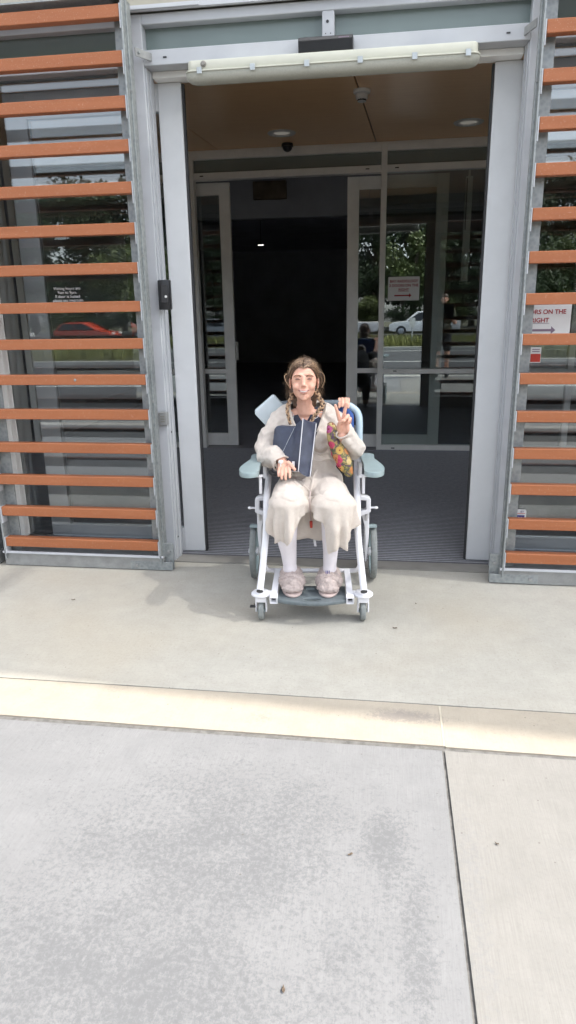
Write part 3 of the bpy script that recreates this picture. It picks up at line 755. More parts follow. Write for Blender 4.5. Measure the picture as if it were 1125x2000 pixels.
# ------------------------------------------------------------------ wheelchair (own frame: x to the viewer's right, y backwards)
CH = Vector((-.345, 3.06, 0)); CR = R(5.4)
CW = Matrix.Translation(CH) @ Matrix.Rotation(CR, 4, 'Z'); CWi = CW.inverted()
CAMP = Vector((0, 0, 1.45)); AX = Vector((.989698, .024653, -.141029)), Vector((.142252, -.280564, .949236)), Vector((-.016166, -.959519, -.281181))
def at(u, v, ly):
    """point of the photo (full-size pixels) at depth ly in the chair's own frame"""
    d = Vector(((u - 562.5) / 1348, (v - 1000) / 1348, 1))
    r = Vector((d.dot(AX[0]), d.dot(AX[1]), d.dot(AX[2])))
    p0 = CWi @ CAMP; rr = CWi.to_3x3() @ r
    return p0 + rr * ((ly - p0.y) / rr.y)
def root(name, **k):
    e = empty(name, CH, CR, **k); return e
wc = root('wheelchair', label='white-framed commode wheelchair with grey arm pads, parked in the doorway', cat='wheelchair')
for s in (-1, 1):
    # main side tube, from castor up, back along the seat and up to the back rim
    pts = spline([(s * .246, -.052, .172), (s * .2445, -.034, .189), (s * .240, -.010, .225), (s * .222, .065, .40), (s * .219, .10, .50), (s * .221, .17, .575), (s * .224, .30, .60), (s * .228, .41, .64), (s * .231, .455, .72), (s * .232, .475, .80)], 6)
    bm = bmesh.new(); tube(bm, pts, .0165, 14); ft = obj('frame_tube', bm, 'wframe', wc, smooth=True)
    d = (pts[0] - pts[1]).normalized()
    bm = bmesh.new(); tube(bm, [pts[0] - d * .006, pts[0] + d * .0045], .0158, 16); obj('end_plug', bm, 'black', ft, smooth=True)
    # castor
    m = Matrix.Translation((s * .246, .0, 0))
    bm = bmesh.new(); lathe(bm, [(0, .128), (.040, .128), (.047, .134), (.047, .140), (.040, .147), (.015, .150), (0, .150)], 28, m)
    box(bm, *(sorted((s * .246, s * .19))), -.012, .02, .1285, .146)
    cs = obj('castor', bm, 'wframe', wc, smooth=True)
    bm = bmesh.new(); box(bm, s * .246 - .027, s * .246 + .027, -.024, .030, .098, .1275)
    for q in (-1, 1): box(bm, s * .246 + q * .0245 - .004, s * .246 + q * .0245 + .004, -.016, .022, .045, .0975)
    obj('fork', bm, 'wframe', cs, bevel=.003)
    m2 = Matrix.Translation((s * .246, .004, .048)) @ Matrix.Rotation(R(90), 4, 'Y')
    bm = bmesh.new(); lathe(bm, [(.014, -.013), (.040, -.014), (.047, -.009), (.048, 0), (.047, .009), (.040, .014), (.014, .013)], 30, m2); obj('castor_wheel', bm, 'tyre', cs, smooth=True)
    bm = bmesh.new(); lathe(bm, [(0, -.019), (.009, -.019), (.013, -.012), (.013, .012), (.009, .019), (0, .019)], 16, m2); obj('hub', bm, 'greypad', cs, smooth=True)
    if s < 0:
        bm = bmesh.new(); box(bm, -.300, -.272, -.03, -.005, .074, .080); obj('brake_pedal', bm, 'black', cs, bevel=.002)
    # footplate hanger: square tube with open end
    a, b = Vector((s * .174, .18, .178)), Vector((s * .182, -.048, .122))
    bm = bmesh.new(); dd = (b - a); ln = dd.length
    mm = Matrix.Translation(a) @ dd.to_track_quat('Y', 'Z').to_matrix().to_4x4()
    for x0, x1, z0, z1 in ((-.0145, .0145, .0115, .0145), (-.0145, .0145, -.0145, -.0115), (-.0145, -.0115, -.0115, .0115), (.0115, .0145, -.0115, .0115)):
        box(bm, x0, x1, 0, ln, z0, z1, mm)
    hg = obj('footplate_hanger', bm, 'wframe', wc)
    bm = bmesh.new(); box(bm, -.011, .011, .01, ln - .02, -.011, .011, mm); obj('hanger_core', bm, 'black', hg)
    bm = bmesh.new(); box(bm, s * .182 - .017, s * .182 + .017, -.078, -.05, .098, .132)
    # clamp ring at the front of the hanger
    bm.clear()
    for x0, x1, z0, z1 in ((-.0185, .0185, .015, .0185), (-.0185, .0185, -.0185, -.015), (-.0185, -.015, -.015, .015), (.015, .0185, -.015, .015)):
        box(bm, x0, x1, ln - .03, ln + .004, z0, z1, mm)
    obj('clamp', bm, 'wframe', hg, bevel=.001)
    # side bracket with window, and the fork blade down to the wheel axle
    XZ = Matrix.Translation((0, .40, 0)) @ TOY
    outl = [(s * a, b) for a, b in ((.228, .525), (.285, .515), (.300, .505), (.302, .435), (.236, .405), (.226, .41))]
    hole = [(s * a, b) for a, b in ((.240, .50), (.278, .497), (.279, .448), (.240, .432))]
    if s > 0: outl, hole = outl, hole[::-1]
    else: outl, hole = outl[::-1], hole
    bm = plate([outl, hole], .05, XZ); sb = obj('side_bracket', bm, 'wframe', wc, bevel=.003)
    bm = bmesh.new()
    pr = [(.300, .434), (.300, .30), (.296, .20), (.288, .13), (.280, .13), (.281, .25), (.276, .33), (.262, .385), (.240, .404)]
    bl = plate([[(s * a, b) for a, b in (pr if s < 0 else pr[::-1])]], .03, Matrix.Translation((0, .475, 0)) @ TOY)
    obj('axle_blade', bl, 'wframe', sb, bevel=.003)
    bm = bmesh.new(); tube(bm, [(s * .303, .40, .452), (s * .326, .39, .455)], .0055, 8); ell(bm, (s * .329, .39, .455), (.012, .009, .008), sub=2); obj('brake_lever', bm, 'wframe', sb, smooth=True)
    bm = bmesh.new(); tube(bm, spline([(s * .222, .085, .465), (s * .226, .25, .470), (s * .240, .40, .465), (s * .240, .50, .47), (s * .232, .475, .66)], 5), .0115, 10); obj('seat_rail', bm, 'wframe', wc, smooth=True)
    bm = bmesh.new(); tube(bm, [(s * .287, .42, .42), (s * .287, .50, .33), (s * .288, .565, .153)], .0105, 10); obj('rear_strut', bm, 'wframe', wc, smooth=True)
    # rear wheel
    m3 = Matrix.Translation((s * .329, .565, .153)) @ Matrix.Rotation(R(90), 4, 'Y')
    bm = bmesh.new(); lathe(bm, [(.126, -.013), (.140, -.017), (.149, -.014), (.1525, -.006), (.1525, .006), (.149, .014), (.140, .017), (.126, .013), (.126, -.013)], 48, m3); rw = obj('rear_wheel', bm, 'tyre', wc, smooth=True)
    bm = bmesh.new(); lathe(bm, [(.118, -.012), (.1258, -.0125), (.1258, .0125), (.118, .012), (.118, -.012)], 40, m3)
    for k in range(5):
        a = 2 * math.pi * k / 5
        tube(bm, [m3 @ Vector((.02 * math.cos(a), .02 * math.sin(a), 0)), m3 @ Vector((.119 * math.cos(a), .119 * math.sin(a), 0))], [.012, .008], 8)
    obj('rim', bm, 'greypad', rw, smooth=True)
    bm = bmesh.new(); lathe(bm, [(0, -.034), (.012, -.034), (.024, -.02), (.024, .02), (.012, .024), (0, .024)], 18, m3); obj('hub', bm, 'wframe', rw, smooth=True)
    bm = bmesh.new(); box(bm, *sorted((s * .294, s * .346)), .50, .535, .308, .322); box(bm, *sorted((s * .290, s * .300)), .47, .535, .296, .322); obj('brake_bar', bm, 'greypad', wc, bevel=.003)
    # armrest pad and bracket
    o = [(s * a, b) for a, b in ((.252, .45), (.252, .19), (.247, .09), (.252, .045), (.272, .025), (.300, .022), (.327, .045), (.342, .10), (.342, .17), (.325, .27), (.312, .34), (.312, .45))]
    o = [tuple(p.xy) for p in spline([(a, b, 0) for a, b in (o if s > 0 else o[::-1])], 4, True)]
    bm = plate([o], .024, Matrix.Translation((0, 0, .716)))
    ar = obj('armrest', bm, 'greypad', wc, smooth=True, bevel=.0075, sharp=60)
    bm = bmesh.new(); box(bm, *sorted((s * .252, s * .330)), .35, .42, .690, .7035); box(bm, *sorted((s * .234, s * .252)), .36, .43, .62, .703)
    box(bm, *sorted((s * .236, s * .266)), .15, .18, .676, .684); box(bm, *sorted((s * .258, s * .266)), .15, .18, .6845, .7035); tube(bm, [(s * .249, .165, .59), (s * .249, .165, .676)], .008, 8)
    obj('arm_bracket', bm, 'wframe', ar, bevel=.002)
bm = bmesh.new(); tube(bm, spline([(-.232, .035, .275), (-.224, .12, .215), (-.20, .175, .188), (-.15, .185, .184), (.15, .185, .184), (.20, .175, .188), (.224, .12, .215), (.232, .035, .275)], 5), .0115, 12); obj('cross_bar', bm, 'wframe', wc, smooth=True)
bm = bmesh.new(); tube(bm, [(-.295, .42, .43), (.295, .42, .43)], .012, 10); tube(bm, [(-.215, .115, .44), (.215, .115, .44)], .011, 10); obj('seat_bar', bm, 'wframe', wc, smooth=True)
# footplate with hand hole
arc = [(.163 - .326 * k / 16, -.045 - .036 * math.sin(math.pi * k / 16)) for k in range(17)]
out = [(-.163, .125), (.163, .125)] + arc
hole = [(.045 * math.cos(2 * math.pi * k / 20), -.038 + .021 * math.sin(2 * math.pi * k / 20)) for k in range(20)]
bm = plate([out, hole], .018, Matrix.Translation((0, 0, .116))); fp = obj('footplate', bm, 'footplate', wc, bevel=.003)
bm = bmesh.new(); box(bm, -.03, .012, .075, .10, .1255, .1265); obj('worn_label', bm, 'greypad', fp)
# seat, back sling, moulded back rim
bm = plate([rounded(-.205, .205, .10, .47, .04)], .032, Matrix.Translation((0, 0, .470))); obj('seat', bm, 'darkseat', wc, bevel=.006)
rim = spline([(-.228, .462, .66), (-.224, .482, .80), (-.220, .50, .91), (-.200, .51, .950), (-.16, .512, .975), (-.06, .512, .980), (.06, .512, .980), (.16, .512, .977), (.215, .51, .953), (.240, .50, .91), (.242, .482, .80), (.240, .462, .66)], 6)
bm = bmesh.new(); n = len(rim)
tube(bm, rim, [.0185] * n, 14); br_ = obj('back_rim', bm, 'bluerim', wc, smooth=True)
bm = bmesh.new(); tube(bm, [p for p in rim if -.17 < p.x < .165 and p.z > .9], .0198, 14); obj('rim_shade', bm, 'rimshade', br_, smooth=True)  # dark tube laid over the rim's top, its shade painted as colour
bm = bmesh.new(); nx, nz = 14, 14; vg = []
for j in range(nz + 1):
    z = .70 + .28 * j / nz; hw = .216 if z < .92 else .222 - .9 * (z - .92)
    vg.append([bm.verts.new((hw * (-1 + 2 * i / nx), .470 + .035 * (z - .56) / .42 + .045 * (1 - (-1 + 2 * i / nx) ** 2) * .8, z)) for i in range(nx + 1)])
for a, b in zip(vg, vg[1:]):
    for i in range(nx): bm.faces.new((a[i], a[i + 1], b[i + 1], b[i]))
o = obj('back_sling', bm, 'blueback', wc, smooth=True); md = o.modifiers.new('s', 'SOLIDIFY'); md.thickness = .012
bm = bmesh.new(); 
for s in (-1, 1): tube(bm, spline([(s * .225, .50, .88), (s * .225, .56, .90), (s * .225, .63, .89)], 5), .014, 10)
obj('push_handle', bm, 'black', wc, smooth=True)
# dark commode pan holder under the seat
bm = bmesh.new(); box(bm, -.10, .10, .14, .42, .385, .448); jitter(bm, .004, 20); obj('pan_rail', bm, 'black', wc, bevel=.012)

# loose tilted pad on the left of the back
cu = root('cushion', label='pale blue-grey square pad tilted behind her shoulder at the left of the chair back', cat='cushion')
m = Matrix.Translation((-.190, .45, .930)) @ Matrix.Rotation(R(-40), 4, 'Y') @ Matrix.Rotation(R(12), 4, 'X')
bm = plate([rounded(-.068, .068, -.088, .088, .014, 6)], .040, m @ TOY); obj('pad', bm, 'cushion', cu, smooth=True, bevel=.012, sharp=60)
bm = bmesh.new(); box(bm, -.012, .03, .02, .035, -.12, .02, m); obj('bracket_arm', bm, 'wframe', cu)

# ------------------------------------------------------------------ woman in the chair
pr = root('person', label='smiling person in a cream robe, two braids, seated in the wheelchair making a V sign', cat='person')
HM = Matrix.Translation((-.038, .365, 1.112)) @ Matrix.Rotation(R(-6), 4, 'X') @ Matrix.Diagonal((.93, .93, .93, 1))
def hp(x, y, z): return HM @ Vector((x, y, z))
def head_bm(bm, HM):
    t = bmesh.new()
    E_ = lambda c, r, rot=None, sub=3: ell(t, c, r, rot, sub)
    E_((0, .016, .034), (.0705, .089, .076)); E_((0, -.020, .0), (.0655, .062, .080)); E_((0, -.031, -.043), (.0575, .053, .056))
    E_((0, -.050, -.078), (.032, .030, .024)); E_((0, -.064, -.090), (.017, .016, .014))
    for s in (-1, 1):
        E_((s * .036, -.058, -.030), (.024, .024, .022)); E_((s * .028, -.074, .030), (.024, .012, .008), (0, s * 8, 0))
        E_((s * .030, -.071, .008), (.0145, .010, .0085)); E_((s * .073, .006, -.008), (.007, .018, .031), (8, 0, s * 14)); E_((s * .0725, -.002, -.034), (.005, .009, .009))
        E_((s * .010, -.091, -.0262), (.0068, .008, .0062))
    tube(t, [(0, -.074, .022), (0, -.083, .002), (0, -.097, -.018), (0, -.101, -.023)], [.010, .010, .0105, .0100], 12)
    E_((0, -.100, -.021), (.0105, .0105, .0088)); E_((0, -.086, -.055), (.022, .009, .013))
    bmesh.ops.transform(t, matrix=HM, verts=t.verts[:])
    me = bpy.data.meshes.new('t'); t.to_mesh(me); t.free(); bm.from_mesh(me); bpy.data.meshes.remove(me)
body = bmesh.new()
head_bm(body, HM)
P4 = lambda p, r: (p[0], p[1], p[2], r)
chain(body, [(-.040, .385, 1.055, .044), (-.037, .392, 1.00, .042), (-.035, .40, .955, .052)])
ell(body, (-.035, .40, .84), (.125, .085, .11)); ell(body, (-.02, .39, .70), (.12, .09, .12)); ell(body, (-.01, .40, .59), (.14, .11, .09))
chain(body, [(-.145, .40, .92, .035), (-.035, .405, .945, .045), (.085, .40, .925, .035)])
chain(body, [(-.145, .40, .92, .038), (-.225, .36, .78, .036), P4(at(551, 900, .185), .024)])
chain(body, [(.085, .40, .925, .038), (.20, .32, .765, .036), P4(at(669, 851, .205), .023)])
chain(body, [(-.085, .40, .575, .07), (-.108, .03, .575, .055), (-.118, .065, .42, .038), (-.113, .092, .32, .028), (-.110, .105, .25, .026), (-.108, .115, .19, .030), (-.100, .05, .165, .03)])
chain(body, [(.06, .40, .575, .07), (.105, .02, .575, .055), (.094, .065, .42, .036), (.090, .092, .32, .027), (.087, .105, .25, .026), (.085, .115, .19, .030), (.083, .05, .165, .03)])
# her right hand, resting on the lap, back of the hand up, fingers pointing forward and down
def bezel(p, r): return P4(p, r)
ell(body, at(554, 909, .150), (.030, .034, .015), (28, 8, 0)); ell(body, at(557, 913, .135), (.031, .026, .014), (35, 8, 0))
for (a, b, c) in (((546.0, 914, .128), (544.0, 923, .104), (544.5, 930, .094)), ((551.5, 915, .120), (550.0, 926, .090), (550.0, 935, .078)),
                  ((557.5, 915, .116), (557.5, 927, .084), (557.8, 936.5, .074)), ((563.8, 913, .116), (566.0, 923, .088), (566.0, 932.5, .076))):
    chain(body, [P4(at(*a), .0088), P4(at(*b), .0078), P4(at(*c), .0062)], 10)
chain(body, [P4(at(563, 904, .135), .012), P4(at(569, 909, .112), .0095), P4(at(575.5, 917, .098), .0078)], 10)
# her left hand, raised palm forward, index and middle finger spread
ell(body, at(670.5, 836, .196), (.0285, .0125, .036), (0, -6, 0)); ell(body, at(664, 835, .188), (.012, .012, .026), (0, 14, 0)); ell(body, at(679, 836, .190), (.010, .011, .026))
for pts in (((663.0, 820, .192, .0100), (658.8, 804, .187, .0088), (654.8, 791.5, .181, .0072)),
            ((670.8, 817, .192, .0100), (673.8, 801, .188, .0090), (676.8, 787.8, .182, .0074)),
            ((678.2, 820, .192, .0095), (680.0, 811.5, .176, .0090), (675.0, 817.5, .160, .0085), (671.5, 823.5, .163, .0070)),
            ((683.0, 825, .192, .0085), (684.6, 817.5, .178, .0080), (681.0, 823.5, .163, .0074), (678.0, 829, .166, .0062)),
            ((661.5, 833, .182, .0115), (663.8, 825.5, .167, .0098), (668.6, 821.5, .153, .0082), (671.8, 821.8, .150, .0072))):
    chain(body, [P4(at(u, v, l), r) for u, v, l, r in pts], 10)
bmF = fuse(body, .0030, 5, .5)
BVH = BVHTree.FromBMesh(bmF)
bo = obj('body', bmF, 'skin', pr, smooth=True, sharp=180)

# face details laid on the skin
HI = HM.inverted()
def onface(x, z, off=.0008):
    o = HM @ Vector((x, -.25, z)); d = (HM.to_3x3() @ Vector((0, 1, 0))).normalized()
    hit = BVH.ray_cast(o, d)
    p = hit[0] if hit[0] is not None else HM @ Vector((x, -.08, z))
    return p - d * off
def face_strip(name, upper, lower, mat, off=.0008, n=4, th=.0010):
    bm = bmesh.new(); rows = []
    for (xu, zu), (xl, zl) in zip(upper, lower):
        rows.append([bm.verts.new(onface(xu + (xl - xu) * k / n, zu + (zl - zu) * k / n, off)) for k in range(n + 1)])
    for a, b in zip(rows, rows[1:]):
        for k in range(n): bm.faces.new((a[k], a[k + 1], b[k + 1], b[k]))
    o = obj(name, bm, mat, pr, smooth=True); md = o.modifiers.new('s', 'SOLIDIFY'); md.thickness = th; md.offset = 0; return o
def arcpts(x0, x1, z0, z1, bow, n=10):
    return [(x0 + (x1 - x0) * k / n, z0 + (z1 - z0) * k / n + bow * math.sin(math.pi * k / n)) for k in range(n + 1)]
for s in (-1, 1):
    up = arcpts(s * .015, s * .051, .0255, .0225, .0085); lo = [(x, z - (.0052 * (1 - k / 14) + .0008)) for k, (x, z) in enumerate(up)]
    face_strip('eyebrow', up, lo, 'brow')
    up = arcpts(s * .018, s * .044, .0075, .0085, .0065); lo = arcpts(s * .018, s * .044, .0072, .0082, .0018)
    face_strip('eyelid', up, lo, 'lid', .0006)
    up = arcpts(s * .0175, s * .0445, .0070, .0082, .0048); lo = arcpts(s * .0175, s * .0445, .0066, .0078, -.0008)
    face_strip('eye', up, lo, 'eye', .0012)
# smile
face_strip('mouth', arcpts(-.0300, .0300, -.0455, -.0455, -.0050), arcpts(-.0300, .0300, -.0465, -.0465, -.0150), 'mouthin', .0008)
face_strip('teeth', arcpts(-.0225, .0225, -.0485, -.0485, -.0035), arcpts(-.0215, .0215, -.0508, -.0508, -.0078), 'teeth', .0020)
face_strip('upper_lip', arcpts(-.0305, .0305, -.0440, -.0440, -.0015), arcpts(-.0305, .0305, -.0455, -.0455, -.0048), 'lips', .0022)
face_strip('lower_lip', arcpts(-.0285, .0285, -.0475, -.0475, -.0130), arcpts(-.0270, .0270, -.0485, -.0485, -.0190), 'lips', .0022)

# hair
bm = bmesh.new(); bmesh.ops.create_icosphere(bm, subdivisions=5, radius=1, matrix=Matrix.Diagonal((.0775, .0965, .0835, 1)))
bmesh.ops.translate(bm, vec=(0, .019, .033), verts=bm.verts[:])
def faceoval(c):
    x, y, z = c
    if y > .01: return z < -.045 and abs(x) < .06 and y < .03
    zl = .074 - .02 * abs(math.sin(x * 60)) * 0 - 3.2 * x * x - 1700 * x ** 4
    return z < zl if abs(x) < .070 else z < .012
kill = [f for f in bm.faces if faceoval(f.calc_center_median())]
bmesh.ops.delete(bm, geom=kill, context='FACES')
for v in bm.verts:
    n = noise.noise(v.co * 60); n2 = noise.noise(Vector((v.co.x * 160, v.co.y * 30, v.co.z * 160)))
    v.co += (v.co - Vector((0, .02, .03))).normalized() * (.0035 * n + .0022 * n2)
bmesh.ops.transform(bm, matrix=HM, verts=bm.verts[:])
ho = obj('hair', bm, 'hair', pr, smooth=True); md = ho.modifiers.new('s', 'SOLIDIFY'); md.thickness = .006
rnd = random.Random(3)
def strands(n, hi):
    bm = bmesh.new()
    for k in range(n):
        s = rnd.choice((-1, 1)); x0 = s * rnd.uniform(.001, .02); y0 = rnd.uniform(-.074, .03)
        pts = []; th0 = rnd.uniform(0, .25); ya = y0
        for j in range(7):
            t = th0 + (1.75 - th0) * j / 6
            rx, rz = .0795 + rnd.uniform(-.0008, .002), .086 + rnd.uniform(0, .002)
            yy = ya + .055 * (j / 6) ** 1.3
            sc = math.sqrt(max(.05, 1 - ((yy - .019) / .099) ** 2))
            pts.append(hp(s * rx * math.sin(t) * sc, yy, .033 + rz * math.cos(t) * sc - .0 * j))
        tube(bm, pts, [rnd.uniform(.0010, .0019)] * 7, 4)
    return bm
obj('hair_strand', strands(340, 0), 'hair', ho, smooth=True); obj('hair_strand', strands(120, 1), 'hairhi', ho, smooth=True)
def fly(n, rad, mat):
    bm = bmesh.new()
    for k in range(n):
        if rnd.random() < .3: a = rnd.uniform(15, 165); base = Vector((.076 * math.cos(R(a)), rnd.uniform(-.03, .03), .033 + .084 * math.sin(R(a)))); d = Vector((math.cos(R(a)), 0, math.sin(R(a)))); ln = rnd.uniform(.010, .026)
        elif rnd.random() < .55: continue
        else: s = rnd.choice((-1, 1)); base = Vector((s * .074, rnd.uniform(-.02, .03), rnd.uniform(-.07, .045))); d = Vector((s, rnd.uniform(-.3, .3), rnd.uniform(-.8, .5))).normalized(); ln = rnd.uniform(.012, .034)
        w = Vector((rnd.uniform(-1, 1), rnd.uniform(-1, 1), rnd.uniform(-1, 1))) * .014
        f_, g_ = rnd.uniform(5, 11), rnd.uniform(0, 6); pts = []
        for j in range(11):
            t = j / 10; cl = Vector((math.sin(f_ * t + g_) - math.sin(g_), math.cos(f_ * t + g_) - math.cos(g_), math.sin(f_ * t * 1.3 + g_) - math.sin(g_))) * .0045
            pts.append(hp(*(base + d * ln * t + Vector((0, 0, -.020 * t * t)) + w * t * t + cl)))
        tube(bm, pts, [rad] * 11, 3, cap=False)
    return obj('flyaway_hair', bm, mat, ho)
fly(230, .00026, 'hair'); fly(170, .00026, 'hairhi')
def wisp(pts, r, mat): bm = bmesh.new(); tube(bm, spline(pts, 6), r, 5); obj('loose_lock', bm, mat, ho, smooth=True)
b_ = bmesh.new(); ell(b_, hp(0, .050, -.065), (.074, .050, .070)); ell(b_, hp(0, .055, -.115), (.062, .040, .05)); b_ = fuse(b_, .006, 3); jitter(b_, .004, 60); obj('nape_hair', b_, 'hair', ho, smooth=True)
wisp([at(563, 730, .36), at(556, 734, .34), at(558, 744, .33), at(563, 752, .33), at(567, 758, .335)], .0018, 'hairhi')
wisp([at(567, 727, .34), at(560, 737, .33), at(562, 748, .33), at(566, 757, .34)], .0012, 'hair')
wisp([at(621, 728, .35), at(627, 738, .34), at(626, 750, .34), at(620, 762, .35)], .0012, 'hair')
wisp([at(620, 722, .35), at(631, 730, .35), at(634, 742, .35), at(629, 757, .35)], .0012, 'hairhi')
def braid(path, amp, mat, mat2, turns):
    pts = spline(path, 26); n = len(pts)
    for i in range(3):
        bm = bmesh.new(); q = []
        for k, p in enumerate(pts):
            t = k / (n - 1) * turns * 2 * math.pi + i * 2 * math.pi / 3
            d = (pts[min(k + 1, n - 1)] - pts[max(k - 1, 0)]).normalized(); side = d.cross(Vector((0, 1, 0))).normalized(); nn = side.cross(d)
            A = amp * (1 - .35 * k / n)
            q.append(p + side * A * math.sin(t) + nn * A * .55 * math.sin(2 * t))
        tube(bm, q, [amp * .62 * (1 - .35 * k / n) for k in range(n)], 8); obj('braid_strand', bm, mat2 if i else mat, ho, smooth=True)
braid([at(570, 768, .37), at(568, 779, .345), at(563, 789, .315), at(561, 800, .295), at(563, 813, .283), at(567, 829, .275)], .0078, 'hair', 'hairhi', 5)
braid([at(618, 764, .36), at(622, 774, .335), at(629, 785, .31), at(630, 793, .292), at(622, 803, .278), at(613, 814, .270), at(606, 828, .262)], .0088, 'hair', 'hairhi', 5.5)

# pyjama top under the robe
def torso(bm, k):
    ell(bm, (-.035, .395, .84), (.150 + k, .105 + k, .13 + k)); ell(bm, (-.02, .385, .70), (.145 + k, .115 + k, .14)); ell(bm, (-.005, .39, .60), (.165 + k, .14 + k, .11))
    for x in (-.095, .030): ell(bm, (x, .315, .825), (.062 + k, .052 + k, .060 + k))
    chain(bm, [(-.145, .40, .920, .044 + k), (-.075, .405, .945, .044 + k), (-.037, .415, .950, .046 + k), (.005, .405, .950, .044 + k), (.09, .40, .928, .042 + k)])
def inpoly(x, z, poly):
    c = False; j = len(poly) - 1
    for i in range(len(poly)):
        if (poly[i][1] > z) != (poly[j][1] > z) and x < (poly[j][0] - poly[i][0]) * (z - poly[i][1]) / (poly[j][1] - poly[i][1]) + poly[i][0]: c = not c
        j = i
    return c
def cutv(bm, poly, ymax=.40):
    P = [(at(u, v, .30).x, at(u, v, .30).z) for u, v in poly]
    k = []
    c0 = CWi @ CAMP
    for f in bm.faces:
        c = f.calc_center_median()
        t = (.30 - c0.y) / (c.y - c0.y); q = c0 + (c - c0) * t
        if c.y < ymax and inpoly(q.x, q.z, P): k.append(f)
    bmesh.ops.delete(bm, geom=k, context='FACES')
    for it in range(8):
        nv = {}
        for v in bm.verts:
            be = [e for e in v.link_edges if len(e.link_faces) == 1]
            if len(be) == 2: nv[v] = (be[0].other_vert(v).co + be[1].other_vert(v).co) * .35 + v.co * .3
        for v, c in nv.items(): v.co = c
def cloth(name, bm, mat, th=.004, sm=True):
    o = obj(name, bm, mat, pr, smooth=sm, sharp=180); md = o.modifiers.new('s', 'SOLIDIFY'); md.thickness = th; md.offset = -1; return o
bm = bmesh.new(); torso(bm, -.010); bm = fuse(bm, .004, 4); cutv(bm, [(574, 770), (575, 797), (585, 815), (594.5, 830), (603, 816), (612, 800), (616, 770)], .42); pj = cloth('pyjama_top', bm, 'navy')
PB = bmesh.new(); torso(PB, -.010); PB = fuse(PB, .006, 4); PBV = BVHTree.FromBMesh(PB); PB.free()
def oncloth(u, v, bvh, off):
    c0 = CWi @ CAMP; p = at(u, v, .3); d = (p - c0).normalized(); h = bvh.ray_cast(c0, d)
    return (h[0] if h[0] is not None else p) - d * off
bm = bmesh.new(); tube(bm, [oncloth(u, v, PBV, .003) for u, v in ((567.5, 803), (571, 806), (573.5, 811), (573, 817), (569, 821))], .0016, 5)
tube(bm, [oncloth(u, v, PBV, .003) for u, v in ((609, 822), (615, 818), (620.5, 815), (622, 811), (620.5, 807), (625, 806), (632, 805))], .0016, 5)
obj('piping', bm, 'piping', pj, smooth=True)

# robe: torso, sleeves and lap fused
def robe_bm():
    bm = bmesh.new(); torso(bm, .0)
    chain(bm, [(-.060, .415, .985, .030), (-.115, .405, .955, .046), (-.160, .40, .915, .056), (-.205, .378, .845, .058), (-.236, .355, .780, .056), (-.220, .29, .748, .056), P4(at(538, 890, .235), .052), P4(at(546, 900, .20), .043)])
    chain(bm, [(.010, .425, .985, .030), (.055, .41, .965, .042), (.105, .40, .918, .054), (.165, .36, .84, .054), (.208, .325, .775, .054), P4(at(693, 872, .27), .050), P4(at(683, 860, .235), .042), P4(at(675, 852, .215), .035)])
    chain(bm, [(-.085, .40, .565, .098), (-.107, .20, .572, .090), (-.108, .035, .582, .084)])
    chain(bm, [(.055, .40, .565, .098), (.090, .20, .572, .092), (.103, .030, .578, .088)])
    ell(bm, (-.01, .28, .60), (.10, .13, .07))
    return fuse(bm, .0055, 5)
bm = robe_bm()
for v in bm.verts:
    c = v.co
    big = noise.noise(Vector((c.x * 16 + 3, c.y * 16, c.z * 22))); fold = noise.noise(Vector((c.x * 28 + c.z * 26, c.y * 26, (c.z - c.x) * 9 + 7)))
    cr = abs(noise.noise(Vector((c.x * 34 - c.z * 20, c.y * 34, c.z * 30 + 2))))
    w_ = .35 if c.z < .68 else 1.0; v.co += v.normal * w_ * (.004 * big + .009 * fold - .006 * cr)
RB = BVHTree.FromBMesh(bm)
cutv(bm, [(565, 770), (566, 800), (572, 822), (578, 833), (590, 850), (602, 872), (611, 868), (623, 835), (632, 808), (638, 787), (640, 770)], .40)
# open cuffs where the hands come out
def hole(bm, c, r):
    k = [f for f in bm.faces if (f.calc_center_median() - c).length < r]; bmesh.ops.delete(bm, geom=k, context='FACES')
hole(bm, at(553, 905, .165), .036); hole(bm, at(669, 846, .195), .030)
rb = cloth('robe', bm, 'robe', .005)
# rolled cuff edges
def ring(name, c, r1, r2, nrm, w, mat, seed=0, wob=.12):
    bm = bmesh.new(); q = nrm.normalized().to_track_quat('Z', 'Y'); pts = []
    for k in range(26):
        a = 2 * math.pi * k / 26; f = 1 + wob * noise.noise(Vector((math.cos(a) * 1.6, math.sin(a) * 1.6, seed)))
        pts.append(c + q @ Vector((r1 * f * math.cos(a), r2 * f * math.sin(a), 0)))
    tube(bm, pts, w, 7, closed=True); return obj(name, bm, mat, rb, smooth=True)
ring('cuff', at(550, 905, .178), .046, .040, at(558, 916, .14) - at(538, 890, .235), .0045, 'robe', 3)
ring('cuff', at(669.5, 846, .203), .037, .030, at(668, 838, .196) - at(683, 860, .235), .0045, 'robe', 5)
# robe edge bands along the V
bm = bmesh.new()
def edge_band(px, off):
    pts = spline([oncloth(u, v, RB, off) for u, v in px], 5); tube(bm, pts, [.0055 * min(1, .08 + k * .3) for k in range(len(pts))], 7)
edge_band([(565, 786), (566, 800), (572, 822), (579, 836)], .001); edge_band([(637, 785), (632, 808), (623, 835), (611, 868), (606, 900)], .001)
obj('lapel_edge', bm, 'robe2', rb, smooth=True)
